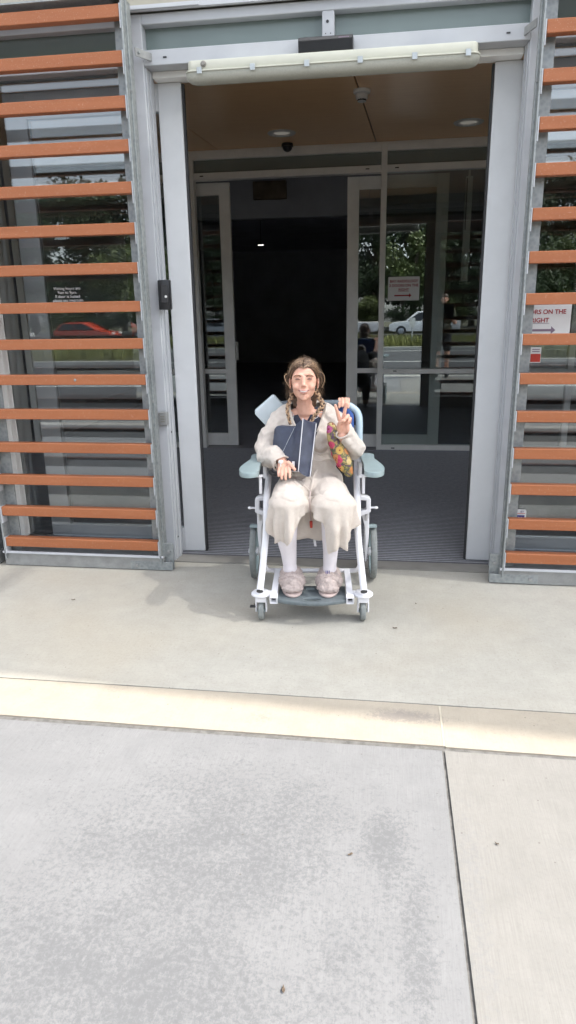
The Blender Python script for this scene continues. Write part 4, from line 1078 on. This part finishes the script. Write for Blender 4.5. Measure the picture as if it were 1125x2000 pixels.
# belt folds at the waist and lap
bm = bmesh.new()
for px in (((612, 884), (625, 887), (640, 884), (655, 890)), ((608, 897), (622, 900), (640, 896), (652, 900)), ((604, 926), (598, 934), (590, 941), (600, 950), (607, 956)), ((575, 934), (584, 940), (593, 948), (602, 957), (606, 966)), ((600, 930), (610, 938), (608, 950), (606, 962)), ((620, 918), (612, 930), (609, 945)), ((570, 936), (578, 944), (588, 952), (596, 966))):
    pts = spline([oncloth(u, v, RB, -.001) for u, v in px], 6); n = len(pts)
    tube(bm, pts, [.002 + .0065 * math.sin(math.pi * k / (n - 1)) for k in range(n)], 8)
obj('belt_fold', bm, 'robe', rb, smooth=True)
# drapes over the knees
def drape(name, cx, cy, zc0, rx, ry, hem, seed, folds, a0=-118, a1=118):
    bm = bmesh.new(); N, K = 110, 26; rows = []
    for i in range(N + 1):
        ph = R(a0 + (a1 - a0) * i / N); col = []
        xs = cx + rx * 1.04 * math.sin(ph); zh = hem[-1][1]
        for (xa, za), (xb, zb) in zip(hem, hem[1:]):
            if xa <= xs <= xb: zh = za + (zb - za) * (xs - xa) / (xb - xa)
        if xs < hem[0][0]: zh = hem[0][1]
        for j in range(K + 1):
            t = j / K; z = zc0 + .05 - (zc0 + .05 - zh) * t
            depth = max(0, zc0 - z)
            up = max(0, z - zc0)
            prof = math.sqrt(1 - min(.95, (up / .088) ** 2)) * (1 - 4.5 * up) - .15 * depth + .02
            A = min(1, depth / .11)
            f = sum(a * math.sin(k * ph + p + depth * q) for a, k, p, q in folds)
            f += .35 * noise.noise(Vector((ph * 3.2, z * 9, seed)))
            r = prof + A * .27 * f + .04 * A * math.sin(depth * 20)
            col.append(bm.verts.new((cx + rx * r * math.sin(ph) + .004 * noise.noise(Vector((xs * 30, z * 30, seed))), cy - ry * r * math.cos(ph), z)))
        rows.append(col)
    for a, b in zip(rows, rows[1:]):
        for j in range(K): bm.faces.new((a[j], a[j + 1], b[j + 1], b[j]))
    o = obj(name, bm, 'robe2', rb, smooth=True, sharp=180); md = o.modifiers.new('s', 'SOLIDIFY'); md.thickness = .004; md.offset = 0
    # stitched hem
    bm = bmesh.new()
    for dz in (-1, -3): tube(bm, [c[dz].co.copy() if False else Vector(c2) for c2 in [tuple((o.data.vertices[i * (K + 1) + K + dz + 1 if dz == -1 else i * (K + 1) + K + dz + 1].co)) for i in range(N + 1)] for c in [[None]]] if False else [o.data.vertices[i * (K + 1) + K + dz + 1].co.copy() for i in range(N + 1)], .0026 if dz == -1 else .0014, 5)
    obj('hem', bm, 'robe2', o, smooth=True)
    return o
drape('robe_drape', -.108, .035, .585, .090, .084, [(-.205, .52), (-.192, .44), (-.176, .400), (-.150, .418), (-.115, .400), (-.095, .43), (-.060, .50), (-.040, .535), (0, .55)], 1.3, [(.50, 9, .4, 2), (.42, 5, 1.2, 0), (.25, 15, 0, 4)])
drape('robe_drape', .103, .030, .580, .103, .088, [(-.02, .55), (.006, .545), (.045, .505), (.062, .44), (.076, .355), (.100, .375), (.140, .392), (.166, .372), (.190, .42), (.214, .50), (.25, .52)], 8.7, [(.50, 8, 2.0, 2), (.40, 5, .3, 0), (.25, 14, 1, -3)])
# cloth hanging between the legs
bm = bmesh.new(); rows = []
for i in range(30):
    x = -.085 + .175 * i / 29
    rows.append([bm.verts.new((x, .080 + .008 * math.sin(x * 60 + j * .2) + .02 * (j / 11) * 0, .60 - (.213 + .004 * math.sin(x * 50)) * j / 11)) for j in range(12)])
for a, b in zip(rows, rows[1:]):
    for j in range(11): bm.faces.new((a[j], a[j + 1], b[j + 1], b[j]))
o = obj('robe_back_panel', bm, 'robe2', rb, smooth=True); o.modifiers.new('s', 'SOLIDIFY').thickness = .004
# stockings
def stocking(pts):
    bm = bmesh.new(); n = len(pts); P = spline([p[:3] for p in pts], 6); rr = []
    for k in range(len(P)):
        t = k / 6; i = min(int(t), n - 2); f = t - i; rr.append(pts[i][3] * (1 - f) + pts[i + 1][3] * f)
    for k, p in enumerate(P):
        if k > len(P) * .72: rr[k] *= 1 + .035 * math.sin(k * 2.3)
    tube(bm, P, rr, 22); return obj('stocking', bm, 'stocking', pr, smooth=True, sharp=80)
stocking([(-.112, .05, .53, .052), (-.120, .055, .42, .0505), (-.114, .09, .32, .039), (-.110, .105, .25, .0335), (-.108, .11, .185, .036)])
s2 = stocking([(.094, .05, .53, .050), (.094, .055, .42, .0465), (.090, .09, .32, .036), (.087, .105, .25, .0325), (.085, .11, .185, .035)])
bm = bmesh.new(); box(bm, .060, .076, .020, .0215, .222, .246)
for k in range(3): pass
bm.clear()
for k, x in enumerate((.066, .073, .081)): box(bm, x, x + .004, .0188, .0205, .232, .248)
obj('print', bm, 'blueink', s2)
# cannula dressing on her right wrist
q = at(549.5, 906, .150); bm = bmesh.new(); ell(bm, q + Vector((-.002, -.012, .012)), (.012, .007, .010)); box(bm, q.x - .004, q.x + .001, q.y - .026, q.y - .018, q.z - .014, q.z + .006); obj('wrist_dressing', bm, 'white', pr, smooth=True)
# fluffy slippers
def slipper(cx, yaw, seed):
    M3 = Matrix.Translation((cx, .088, .126)) @ Matrix.Rotation(R(yaw), 4, 'Z')
    out = [(.050 * math.sin(t) * (1 + .06 * math.cos(t)), -.015 - .105 * math.cos(t)) for t in [2 * math.pi * k / 28 for k in range(28)]]
    bm = plate([out], .012, M3 @ Matrix.Translation((0, 0, .007))); so = obj('slipper', bm, 'sole', pr, bevel=.003)
    b2 = bmesh.new(); ell(b2, (0, -.010, .046), (.067, .080, .047), (-10, 0, 0)); ell(b2, (0, .030, .068), (.057, .042, .042)); ell(b2, (0, -.070, .034), (.054, .032, .025))
    b2 = fuse(b2, .004, 3)
    for v in b2.verts:
        c = v.co * 1.0
        n = noise.noise(c * 85 + Vector((seed, 0, 0))); n2 = noise.noise(c * 190 + Vector((0, seed, 0)))
        crease = math.exp(-((c.y + .052 + .35 * c.x * math.copysign(1, c.x) * 0 + .25 * c.x) / .006) ** 2) * (c.z > .03)
        v.co += v.normal * (.0028 * n + .002 * n2 - .010 * crease)
        if v.co.z < .014: v.co.z = .014
    rg = random.Random(seed); b2.verts.ensure_lookup_table(); vs = [(v.co.copy(), v.normal.copy()) for v in b2.verts if v.co.z > .016]
    fz = bmesh.new()
    for k in range(1500):
        p, nn = rg.choice(vs); d = (nn + Vector((rg.uniform(-.7, .7), rg.uniform(-.7, .7), rg.uniform(-.7, .5)))).normalized(); w = d.cross(Vector((rg.uniform(-1, 1), rg.uniform(-1, 1), 1))).normalized() * .0014
        a, b, c = fz.verts.new(p - w), fz.verts.new(p + w), fz.verts.new(p + d * rg.uniform(.004, .008)); fz.faces.new((a, b, c))
    move(b2, M3); move(fz, M3)
    up = obj('fluffy_upper', b2, 'fluff', so, smooth=True, sharp=180)
    me = bpy.data.meshes.new('pile'); fz.to_mesh(me); fz.free(); link('pile', me, 'fluff', so)
slipper(-.100, 6, 2.0); slipper(.083, -4, 9.0)

# ------------------------------------------------------------------ navy bag, floral pouch, tube
bg = root('satchel', label='navy blue bag with white piping held upright on her lap', cat='bag')
top = [(536, 838, .275), (540, 833, .262), (548, 832, .250), (558, 833, .238), (568, 833.5, .226), (576, 834, .216), (579, 828, .205), (585, 823, .190), (591.5, 820, .172), (598, 823, .182), (605, 825, .195), (612, 826, .208), (617, 827, .220)]
bot = [(531, 884, .245), (536, 894, .232), (542, 903, .215), (549, 910, .198), (556, 914, .180), (563, 917, .165), (569, 919, .152), (576, 920, .138), (582.5, 920, .120), (588, 925, .125), (594, 929, .133), (600, 931, .140), (605, 931, .150)]
bm = bmesh.new(); fr_, bk = [], []
for c, ((u0, v0, l0), (u1, v1, l1)) in enumerate(zip(top, bot)):
    a, b = at(u0, v0, l0), at(u1, v1, l1); cf, cb = [], []
    for j in range(15):
        t = j / 14; p = a.lerp(b, t)
        p.y += .008 * noise.noise(Vector((c * .9, j * .35, 4))) + .004 * noise.noise(Vector((c * .5, j * .9, 9))) - .010 * math.sin(math.pi * t) * math.sin(math.pi * min(c, 8) / 8) + (.006 * abs(math.sin(c * 1.1)) if 2 < c < 7 else 0)
        cf.append(bm.verts.new(p)); cb.append(bm.verts.new(p + Vector((.006, .045 - (.02 if j in (0, 14) else 0), 0))))
    fr_.append(cf); bk.append(cb)
nC = len(top)
for i in range(nC - 1):
    for j in range(14):
        bm.faces.new((fr_[i][j], fr_[i][j + 1], fr_[i + 1][j + 1], fr_[i + 1][j])); bm.faces.new((bk[i][j], bk[i + 1][j], bk[i + 1][j + 1], bk[i][j + 1]))
    bm.faces.new((fr_[i][0], fr_[i + 1][0], bk[i + 1][0], bk[i][0])); bm.faces.new((fr_[i][14], bk[i][14], bk[i + 1][14], fr_[i + 1][14]))
for j in range(14):
    bm.faces.new((fr_[0][j], bk[0][j], bk[0][j + 1], fr_[0][j + 1])); bm.faces.new((fr_[-1][j], fr_[-1][j + 1], bk[-1][j + 1], bk[-1][j]))
pip = [v.co.copy() + Vector((0, -.003, 0)) for v in fr_[8]]; pip2 = [v.co.copy() + Vector((.001, -.002, 0)) for v in fr_[12]]; zz = [fr_[5][0].co + Vector((0, -.002, 0)), fr_[4][4].co + Vector((0, -.003, 0)), fr_[3][9].co + Vector((0, -.003, 0))]
bb = [v.co.copy() + Vector((0, -.004, -.001)) for v in (fr_[8][14], fr_[7][14], fr_[6][14], fr_[5][14])]
obj('panel', bm, 'bagnavy', bg, smooth=True, sharp=35)
bm = bmesh.new(); tube(bm, [pip[0] + Vector((0, 0, .008))] + pip + bb[1:], .0024, 7); tube(bm, pip2, .0028, 7); obj('piping', bm, 'piping', bg, smooth=True)
bm = bmesh.new(); tube(bm, zz, .0012, 5); obj('zip', bm, 'silver', bg, smooth=True)
p = at(573, 906, .128); obj('care_tag', bx(p.x - .006, p.x + .006, p.y - .002, p.y, p.z - .012, p.z + .012), 'piping', bg)
bm = bmesh.new(); tube(bm, spline([at(527, 921, .22), at(533, 926, .20), at(543, 926, .18), at(556, 921, .17)], 5), [.010] * 16, 8); obj('strap', bm, 'rubber', bg, smooth=True)

fl = root('pouch', label='bright floral patterned pouch tucked under her raised arm', cat='pouch')
bm = bmesh.new()
chain(bm, [P4(at(646, 834, .262), .020), P4(at(649, 845, .250), .030), P4(at(655, 866, .236), .036), P4(at(664, 888, .226), .040), P4(at(674, 908, .220), .036), P4(at(682, 924, .214), .022)])
bm = fuse(bm, .005, 4)
for v in bm.verts:
    c = v.co; v.co += v.normal * (.004 * noise.noise(c * 30) + .003 * noise.noise(c * 70))
    v.co.y = .238 + (v.co.y - .238) * .8
fo = obj('pouch_body', bm, 'floral', fl, smooth=True, sharp=180)
bm = bmesh.new(); tube(bm, spline([at(639, 829, .236), at(646, 824.5, .236), at(654, 829, .236), at(659, 840, .232)], 5), .0028, 6); obj('edge_piping', bm, 'hairhi', fl, smooth=True)

tb = root('drain_tube', label='thin pinkish tube with a red clip and white strap hanging between her knees', cat='tube')
bm = bmesh.new(); tube(bm, spline([at(606, 958, -.02), at(605, 985, -.03), at(607, 1010, .07), at(608, 1030, .095), at(607, 1046, .10)], 6), .0032, 8); obj('hose', bm, 'sole', tb, smooth=True)
bm = bmesh.new(); a, b = at(607.5, 1018, .078), at(608, 1030, .088); tube(bm, [a, b], .0075, 8); obj('clip', bm, 'redlab', tb, bevel=.001)
a, b = at(611, 1030, .085), at(616, 1067, .095); bm = bmesh.new()
vs = [bm.verts.new(p) for p in (a + Vector((-.004, 0, 0)), a + Vector((.005, 0, 0)), b + Vector((.006, 0, 0)), b + Vector((-.006, 0, 0)))]; bm.faces.new(vs)
o = obj('strap', bm, 'piping', tb); o.modifiers.new('s', 'SOLIDIFY').thickness = .002

# ------------------------------------------------------------------ helper crouching behind the chair, only the hand shows
hb = root('person', label='person hidden behind the wheelchair, only four fingers gripping the top of its back', cat='person')
bm = bmesh.new()
chain(bm, [(.12, 1.28, .04, .04), (.12, 1.33, .10, .045), (.12, 1.25, .42, .06), (.07, 1.50, .44, .10), (.0, 1.15, .66, .12), (-.01, .98, .72, .12), (-.01, .86, .74, .05)])
chain(bm, [(-.12, 1.28, .04, .04), (-.12, 1.33, .10, .045), (-.12, 1.20, .42, .06), (-.05, 1.50, .44, .10)])
chain(bm, [(.12, 1.00, .74, .05), (.19, .82, .78, .036), (.185, .60, .91, .026), (.172, .553, .955, .024)])
chain(bm, [(-.13, 1.00, .74, .05), (-.19, .92, .55, .036), (-.14, 1.12, .47, .026)])
ell(bm, (-.02, .86, .80), (.07, .09, .10)); ell(bm, (-.02, .79, .77), (.05, .05, .06))
for k, (u, v) in enumerate(((663.0, 783.0), (669.0, 780.5), (675.5, 780.0), (681.0, 783.0))):
    p = at(u, v, .508)
    chain(bm, [(.144 + .015 * k, .555, .967, .0085), P4(Vector((p.x, .522, 1.006 - .002 * abs(k - 1.5))), .0078), P4(at(u - .5, v + 8, .488), .0076), P4(at(u - 1, v + 13, .482), .0066)], 10)
bm = fuse(bm, .0034, 2); obj('body', bm, 'skin', hb, smooth=True, sharp=180)
bm = bmesh.new()
chain(bm, [(.12, 1.33, .16, .055), (.12, 1.25, .42, .075), (.07, 1.50, .44, .115), (.0, 1.15, .66, .14), (-.01, 1.00, .71, .135)])
chain(bm, [(-.12, 1.33, .16, .055), (-.12, 1.20, .42, .075), (-.05, 1.50, .44, .115)]); chain(bm, [(.12, 1.00, .74, .062), (.19, .84, .77, .05)]); chain(bm, [(-.13, 1.00, .74, .062), (-.19, .94, .57, .05)])
obj('clothing', fuse(bm, .01, 3), 'cardark', hb, smooth=True)
bm = bmesh.new(); ell(bm, (-.02, .875, .815), (.078, .095, .105)); obj('hair', bm, 'hair', hb, smooth=True)
for x in (-.12, .12):
    bm = bmesh.new(); ell(bm, (x, 1.27, .045), (.045, .13, .045)); obj('shoe', bm, 'black', hb, smooth=True)
# ------------------------------------------------------------------ what stands behind the camera (seen in the glass)
def car(name, label, x, y, rz, prof, cab, L, W, paint, wheels, bed=None, scale=1):
    e = empty(name, (x, y, -.60), rz, label=label, cat='car' if bed is None else 'pickup truck', group='vehicles parked across the road')
    def loft(pr, w0, w1, mat, nm, par):
        bm = bmesh.new(); A = [];
        for s in (-1, 1): A.append([bm.verts.new((px, s * (w0 if pz < .85 else w0 + (w1 - w0) * (pz - .85) / .6), pz)) for px, pz in pr])
        n = len(pr)
        for k in range(n): bm.faces.new((A[0][k], A[0][(k + 1) % n], A[1][(k + 1) % n], A[1][k]))
        bm.faces.new(A[0]); bm.faces.new(A[1]); return obj(nm, bm, mat, par, smooth=True, bevel=.05 if mat == paint else .02, sharp=50)
    b = loft(prof, W / 2, W / 2, paint, 'body', e)
    loft(cab, W / 2 - .06, W / 2 - .25, paint, 'cabin', e)
    xs = [p[0] for p in cab]; x0, x1 = min(xs), max(xs); zb, zt = min(p[1] for p in cab) + .04, max(p[1] for p in cab) - .09
    tx = sorted(p[0] for p in cab if p[1] > zt)
    for s in (-1, 1):
        for a, c in ((0.03, .48), (.52, .97)):
            bm = bmesh.new()
            lo = [x0 + .12 + (x1 - x0 - .24) * t for t in (a, c)]; hi = [tx[0] + .06 + (tx[-1] - tx[0] - .12) * t for t in (a, c)]
            yb = s * (W / 2 - .045); yt = s * (W / 2 - .215)
            vs = [bm.verts.new(p) for p in ((lo[0], yb, zb), (lo[1], yb, zb), (hi[1], yt, zt), (hi[0], yt, zt))]; bm.faces.new(vs)
            o = obj('window', bm, 'carglass', e); o.modifiers.new('s', 'SOLIDIFY').thickness = .03
    for px, r in wheels:
        for s in (-1, 1):
            m = Matrix.Translation((px, s * (W / 2 - .08), r)) @ Matrix.Rotation(R(90), 4, 'X')
            bm = bmesh.new(); lathe(bm, [(0, -.08), (r * .62, -.08), (r * .9, -.11), (r, -.08), (r, .08), (r * .9, .11), (r * .62, .08), (0, .08)], 24, m); w = obj('wheel', bm, 'rubber', e, smooth=True)
            bm = bmesh.new(); lathe(bm, [(0, -.125), (r * .5, -.12), (r * .6, -.10), (r * .6, .10), (r * .5, .12), (0, .125)], 18, m); obj('rim', bm, 'carsilver', w, smooth=True)
    for s in (-1, 1):
        xf = max(p[0] for p in prof)
        obj('headlight', bx(xf - .12, xf + .005, s * (W / 2 - .28) - .14, s * (W / 2 - .28) + .14, .66, .80), 'white', e, bevel=.02)
        xr = min(p[0] for p in prof); obj('tail_light', bx(xr - .005, xr + .1, s * (W / 2 - .18) - .09, s * (W / 2 - .18) + .09, .68, .95), 'redlab', e, bevel=.02)
    return e
PICK = [(-2.6, .42), (-2.6, 1.06), (-.95, 1.06), (-.9, 1.08), (1.35, 1.08), (2.3, 1.0), (2.62, .85), (2.65, .4), (2.2, .34), (-2.2, .34)]
PCAB = [(-.98, 1.085), (-.80, 1.74), (-.6, 1.78), (.55, 1.78), (1.42, 1.085)]
HATCH = [(-2.0, .36), (-2.05, .80), (-1.95, .95), (1.0, .93), (1.75, .82), (2.08, .62), (2.1, .32), (1.7, .24), (-1.7, .24)]
HCAB = [(-1.95, .955), (-1.55, 1.38), (-1.1, 1.46), (.05, 1.46), (1.05, .935)]
car('pickup', 'white double-cab pickup parked sideways across the road, seen only reflected', 2.5, -40.5, math.pi, PICK, PCAB, 5.3, 1.85, 'carwhite', ((-1.6, .38), (1.75, .38)), bed=1)
car('pickup', 'second white double-cab pickup parked nose to tail across the road, seen only reflected', -3.5, -40.4, math.pi, PICK, PCAB, 5.3, 1.85, 'carwhite', ((-1.6, .38), (1.75, .38)), bed=1)
car('hatchback', 'orange-red hatchback parked beyond the grass, seen only reflected', -20.3, -38.0, 0, HATCH, HCAB, 4.1, 1.75, 'carred', ((-1.3, .31), (1.3, .31)))
car('hatchback', 'white hatchback parked beyond the grass, seen only reflected', -26.6, -38.0, 0, HATCH, HCAB, 4.1, 1.75, 'carwhite', ((-1.3, .31), (1.3, .31)))
car('hatchback', 'dark silver hatchback parked beyond the grass, seen only reflected', -13.2, -38.6, 0, HATCH, HCAB, 4.1, 1.75, 'carsilver', ((-1.3, .31), (1.3, .31)))
# grass on the verge
rg = random.Random(11)
bm = bmesh.new()
for k in range(13000):
    cx = rg.uniform(-30, 18); cy = -13.6 - 14.0 * rg.random() ** 1.4
    tl = .30 + .35 * abs(noise.noise(Vector((cx * .35, cy * .35, 0)))) + rg.uniform(0, .2)
    lean = Vector((rg.uniform(-1, 1), rg.uniform(-1, 1), 0)) * .22; w = Vector((rg.uniform(-1, 1), rg.uniform(-1, 1), 0)).normalized() * .02
    b = Vector((cx, cy, -.05 - .56 * max(0, -13.2 - cy) / 17.8)); a1, a2 = bm.verts.new(b - w), bm.verts.new(b + w); m1 = b + lean * .35 + Vector((0, 0, tl * .6)); b1, b2 = bm.verts.new(m1 - w * .8), bm.verts.new(m1 + w * .8); c = bm.verts.new(b + lean + Vector((0, 0, tl)))
    bm.faces.new((a1, a2, b2, b1)); bm.faces.new((b1, b2, c))
me = bpy.data.meshes.new('grass'); bm.to_mesh(me); bm.free(); tag(link('grass', me, 'grass'), 'tall unmown grass on the verge across the road', 'grass', kind='stuff')
# trees
def tree_mesh(seed, H, rad, mat):
    rg = random.Random(seed); t = bmesh.new()
    tube(t, spline([(0, 0, 0), (.1, .05, H * .2), (-.05, .1, H * .45), (.1, 0, H * .75)], 4), [.26 - .2 * k / 12 for k in range(13)], 10)
    cl = []
    for k in range(34):
        a = rg.uniform(0, 6.28); zz = H * rg.uniform(.22, .95); rr = rad * math.sqrt(max(.1, 1 - ((zz - H * .55) / (H * .5)) ** 2)) * rg.uniform(.35, .95)
        c = Vector((rr * math.cos(a), rr * math.sin(a), zz)); cl.append((c, rg.uniform(.7, 1.4)))
        tube(t, spline([(0, 0, zz * .6), c * .5 + Vector((0, 0, zz * .38)), c], 3), [.09, .07, .06, .05, .04, .03, .02], 5)
    f = bmesh.new()
    for c, r in cl:
        for k in range(300):
            d = Vector((rg.gauss(0, 1), rg.gauss(0, 1), rg.gauss(0, .8))).normalized() * r * rg.random() ** .4; p = c + d
            u = Vector((rg.uniform(-1, 1), rg.uniform(-1, 1), rg.uniform(-1, 1))).normalized(); v = u.cross(Vector((rg.uniform(-1, 1), rg.uniform(-1, 1), rg.uniform(-1, 1)))).normalized(); s = rg.uniform(.09, .20)
            f.faces.new([f.verts.new(p + u * s), f.verts.new(p + v * s * .5), f.verts.new(p - u * s), f.verts.new(p - v * s * .5)])
    mt_, mf = bpy.data.meshes.new('trunk'), bpy.data.meshes.new('crown'); t.to_mesh(mt_); f.to_mesh(mf); t.free(); f.free()
    mt_.materials.append(M['bark']); mf.materials.append(M[mat]); return mt_, mf
TM = [tree_mesh(5, 9, 3.0, 'leafA'), tree_mesh(8, 7, 2.6, 'leafB')]
rg = random.Random(4)
desc = ('dark leafy tree', 'mid-green bushy tree')
for k in range(17):
    x = -38 + 4.0 * k + rg.uniform(-.8, .8); kk = 1 if k % 3 == 1 else 0; y = -48.5 - 3.5 * (k % 2) + rg.uniform(-1, 1)
    e = empty('tree', (x, y, 0), rg.uniform(0, 6), label='leafy tree in the row beyond the car park, seen only as a reflection', cat='tree', group='trees beyond the car park')
    s = rg.uniform(.9, 1.25); e.scale = (s, s, s)
    for nm, me in zip(('trunk', 'crown'), TM[kk]): link(nm, me, None, e)
# second row fills the gaps
for k in range(12):
    x = -34 + 6 * k; e = empty('tree', (x, -58 + rg.uniform(-2, 2), -.4), rg.uniform(0, 6), label='tall leafy tree in the back row beyond the car park, seen only as a reflection', cat='tree', group='trees in the back row')
    s = rg.uniform(1.3, 1.7); e.scale = (s, s, s)
    for nm, me in zip(('trunk', 'crown'), TM[0]): link(nm, me, None, e)
for k in range(20):
    e = empty('shrub', (-38 + 3.9 * k + rg.uniform(-.8, .8), -47.2 + rg.uniform(-.4, .4), -.45), rg.uniform(0, 6), label='dense green shrub at the foot of the trees, seen only as a reflection', cat='shrub', group='shrubs at the foot of the trees')
    s = rg.uniform(.8, 1.0); e.scale = (s, s * .6, s * .42)
    for nm, me in zip(('stem', 'crown'), TM[k % 2]): link(nm, me, None, e)
# low posts on the verge
for k, x in enumerate((-1.55, .9)):
    e = empty('marker_post', (x, -16.2, -.08), label='short signpost with grey plate on the verge, %s of the two, seen only reflected' % ('left' if k == 0 else 'right'), cat='signpost', group='short signposts on the verge')
    bm = bmesh.new(); tube(bm, [(0, 0, 0), (0, 0, 1.0)], .03, 8); obj('post', bm, 'silver', e); obj('plate', bx(-.12, .12, .032, .042, .72, 1.12), 'silver_in', e)
# bystander next to the photographer
def stander(x, y, rz):
    e = empty('person', (x, y, 0), rz, label='person in dark olive shirt and black shorts, arms raised, seen only reflected', cat='person')
    bm = bmesh.new()
    for s in (-1, 1):
        chain(bm, [(s * .09, 0, .92, .085), (s * .10, .01, .50, .058), (s * .105, -.01, .10, .038), (s * .11, .13, .04, .035)])
        chain(bm, [(s * .17, 0, 1.40, .05), (s * .23, .02, 1.13, .042), (s * .13, .24, 1.28, .032), (s * .08, .30, 1.33, .028)])
        for k in range(4): chain(bm, [(s * .07, .31, 1.33 + .018 * (k - 1), .009), (s * .045, .33, 1.34 + .018 * (k - 1), .0085), (s * .03, .315, 1.34 + .018 * (k - 1), .007)])
        chain(bm, [(s * .07, .29, 1.32, .010), (s * .05, .28, 1.30, .009)])
        ell(bm, (s * .073, 0, 1.60), (.008, .018, .03))
    ell(bm, (0, 0, 1.25), (.17, .10, .22)); ell(bm, (0, 0, 1.0), (.16, .11, .14)); chain(bm, [(0, 0, 1.42, .055), (0, 0, 1.52, .05)])
    ell(bm, (0, -.01, 1.63), (.073, .09, .085)); ell(bm, (0, .03, 1.59), (.058, .06, .085)); ell(bm, (0, .098, 1.60), (.010, .014, .016))
    obj('body', fuse(bm, .006, 3), 'skin', e, smooth=True)
    bm = bmesh.new(); ell(bm, (0, 0, 1.25), (.19, .12, .24)); ell(bm, (0, 0, 1.02), (.18, .13, .14))
    for s in (-1, 1): chain(bm, [(s * .15, 0, 1.41, .065), (s * .215, .01, 1.20, .058)])
    obj('shirt', fuse(bm, .01, 3), 'olive', e, smooth=True)
    bm = bmesh.new(); ell(bm, (0, 0, .93), (.18, .13, .10))
    for s in (-1, 1): chain(bm, [(s * .09, 0, .90, .098), (s * .10, .01, .60, .085)])
    obj('shorts', fuse(bm, .01, 3), 'cardark', e, smooth=True)
    bm = bmesh.new(); ell(bm, (0, -.02, 1.655), (.080, .095, .083)); obj('hair', bm, 'hair', e, smooth=True)
    for s in (-1, 1): bm = bmesh.new(); ell(bm, (s * .108, .06, .05), (.045, .13, .05)); obj('shoe', bm, 'black', e, smooth=True)
    p = empty('phone', (0, 0, 0), label='dark phone held up by the reflected person', cat='phone'); p.location = (x, y, 0)
    q = Matrix.Rotation(rz, 4, 'Z') @ Vector((0, .335, 1.345)); p.location = Vector((x, y, 0)) + q; p.rotation_euler = (0, 0, rz)
    obj('case', bx(-.075, .075, -.004, .004, -.037, .037), 'black', p, bevel=.003)
    bm = bmesh.new(); lathe(bm, [(0, 0), (.007, 0), (.007, .002), (0, .002)], 10, Matrix.Translation((.055, .0045, .02)) @ Matrix.Rotation(R(-90), 4, 'X')); obj('lens', bm, 'carglass', p)
stander(1.10, -.75, 0)

# ------------------------------------------------------------------ separate pieces become parts of their own
def split(names, limit=60):
    for o in [x for x in bpy.data.objects if x.type == 'MESH' and x.name.split('.')[0] in names]:
        bm = bmesh.new(); bm.from_mesh(o.data); bm.verts.ensure_lookup_table(); seen = set(); isl = []
        for v in bm.verts:
            if v.index in seen: continue
            st = [v]; seen.add(v.index); cur = []
            while st:
                q = st.pop(); cur.append(q.index)
                for e in q.link_edges:
                    n = e.other_vert(q)
                    if n.index not in seen: seen.add(n.index); st.append(n)
            isl.append(set(cur))
        if 1 < len(isl) <= limit:
            base = o.name.split('.')[0]
            for k, s in enumerate(isl):
                b = bm.copy(); b.verts.ensure_lookup_table()
                bmesh.ops.delete(b, geom=[v for v in b.verts if v.index not in s], context='VERTS')
                me = bpy.data.meshes.new(base); b.to_mesh(me); b.free()
                for mm in o.data.materials: me.materials.append(mm)
                if k == 0: keep = me
                else:
                    c = bpy.data.objects.new(base, me); COL.objects.link(c); c.parent = o.parent; c.location = o.location; c.rotation_euler = o.rotation_euler
            o.data = keep
        bm.free()
split({'end_plate', 'drain_slot', 'bolt', 'screw_cap', 'mount', 'reveal', 'arm_bracket', 'side_wall', 'wall'})

# ------------------------------------------------------------------ light, sky, camera
tosun = Vector((SUNX, SUNY, 1.0)).normalized()
el = math.asin(tosun.z); az = math.atan2(tosun.x, tosun.y)
w = bpy.data.worlds.new('World'); S.world = w; w.use_nodes = True
nt = w.node_tree; bgd = nt.nodes['Background']; sky = nt.nodes.new('ShaderNodeTexSky'); sky.sky_type = 'NISHITA'; sky.sun_disc = False
sky.sun_elevation = el; sky.sun_rotation = az; sky.dust_density = 2.0; sky.air_density = 1.0
hs = nt.nodes.new('ShaderNodeHueSaturation'); hs.inputs['Saturation'].default_value = .38; nt.links.new(sky.outputs[0], hs.inputs['Color']); nt.links.new(hs.outputs[0], bgd.inputs[0]); bgd.inputs[1].default_value = SKY
sd = bpy.data.lights.new('sun', 'SUN'); sd.energy = SUNE; sd.angle = R(1.1); sd.color = (1, .94, .84)
so = bpy.data.objects.new('sun', sd); COL.objects.link(so); so.rotation_euler = tosun.to_track_quat('Z', 'Y').to_euler(); so.location = (8, 0, 12)
cd = bpy.data.cameras.new('camera'); cam = bpy.data.objects.new('camera', cd); COL.objects.link(cam); S.camera = cam
cd.sensor_fit = 'VERTICAL'; cd.sensor_height = 36; cd.lens = 36 * 1348 / 2000; cd.clip_start = .05; cd.clip_end = 500
# rows: world components of the camera's right, down and forward axes
Xa, Ya, Za = AX
m = Matrix(((Xa[0], -Xa[1], -Xa[2], 0), (Ya[0], -Ya[1], -Ya[2], 0), (Za[0], -Za[1], -Za[2], 1.45), (0, 0, 0, 1)))
cam.matrix_world = m
S.view_settings.view_transform = 'Standard'; S.view_settings.look = 'None'; S.view_settings.gamma = 1; S.view_settings.exposure = EXPO
S.cycles.use_denoising = True
try: S.cycles.denoiser = 'OPENIMAGEDENOISE'
except Exception: pass
S.cycles.max_bounces = 8; S.cycles.transparent_max_bounces = 24; S.cycles.diffuse_bounces = 4; S.cycles.glossy_bounces = 4; S.cycles.caustics_reflective = False; S.cycles.caustics_refractive = False
S.cycles.sample_clamp_indirect = 6
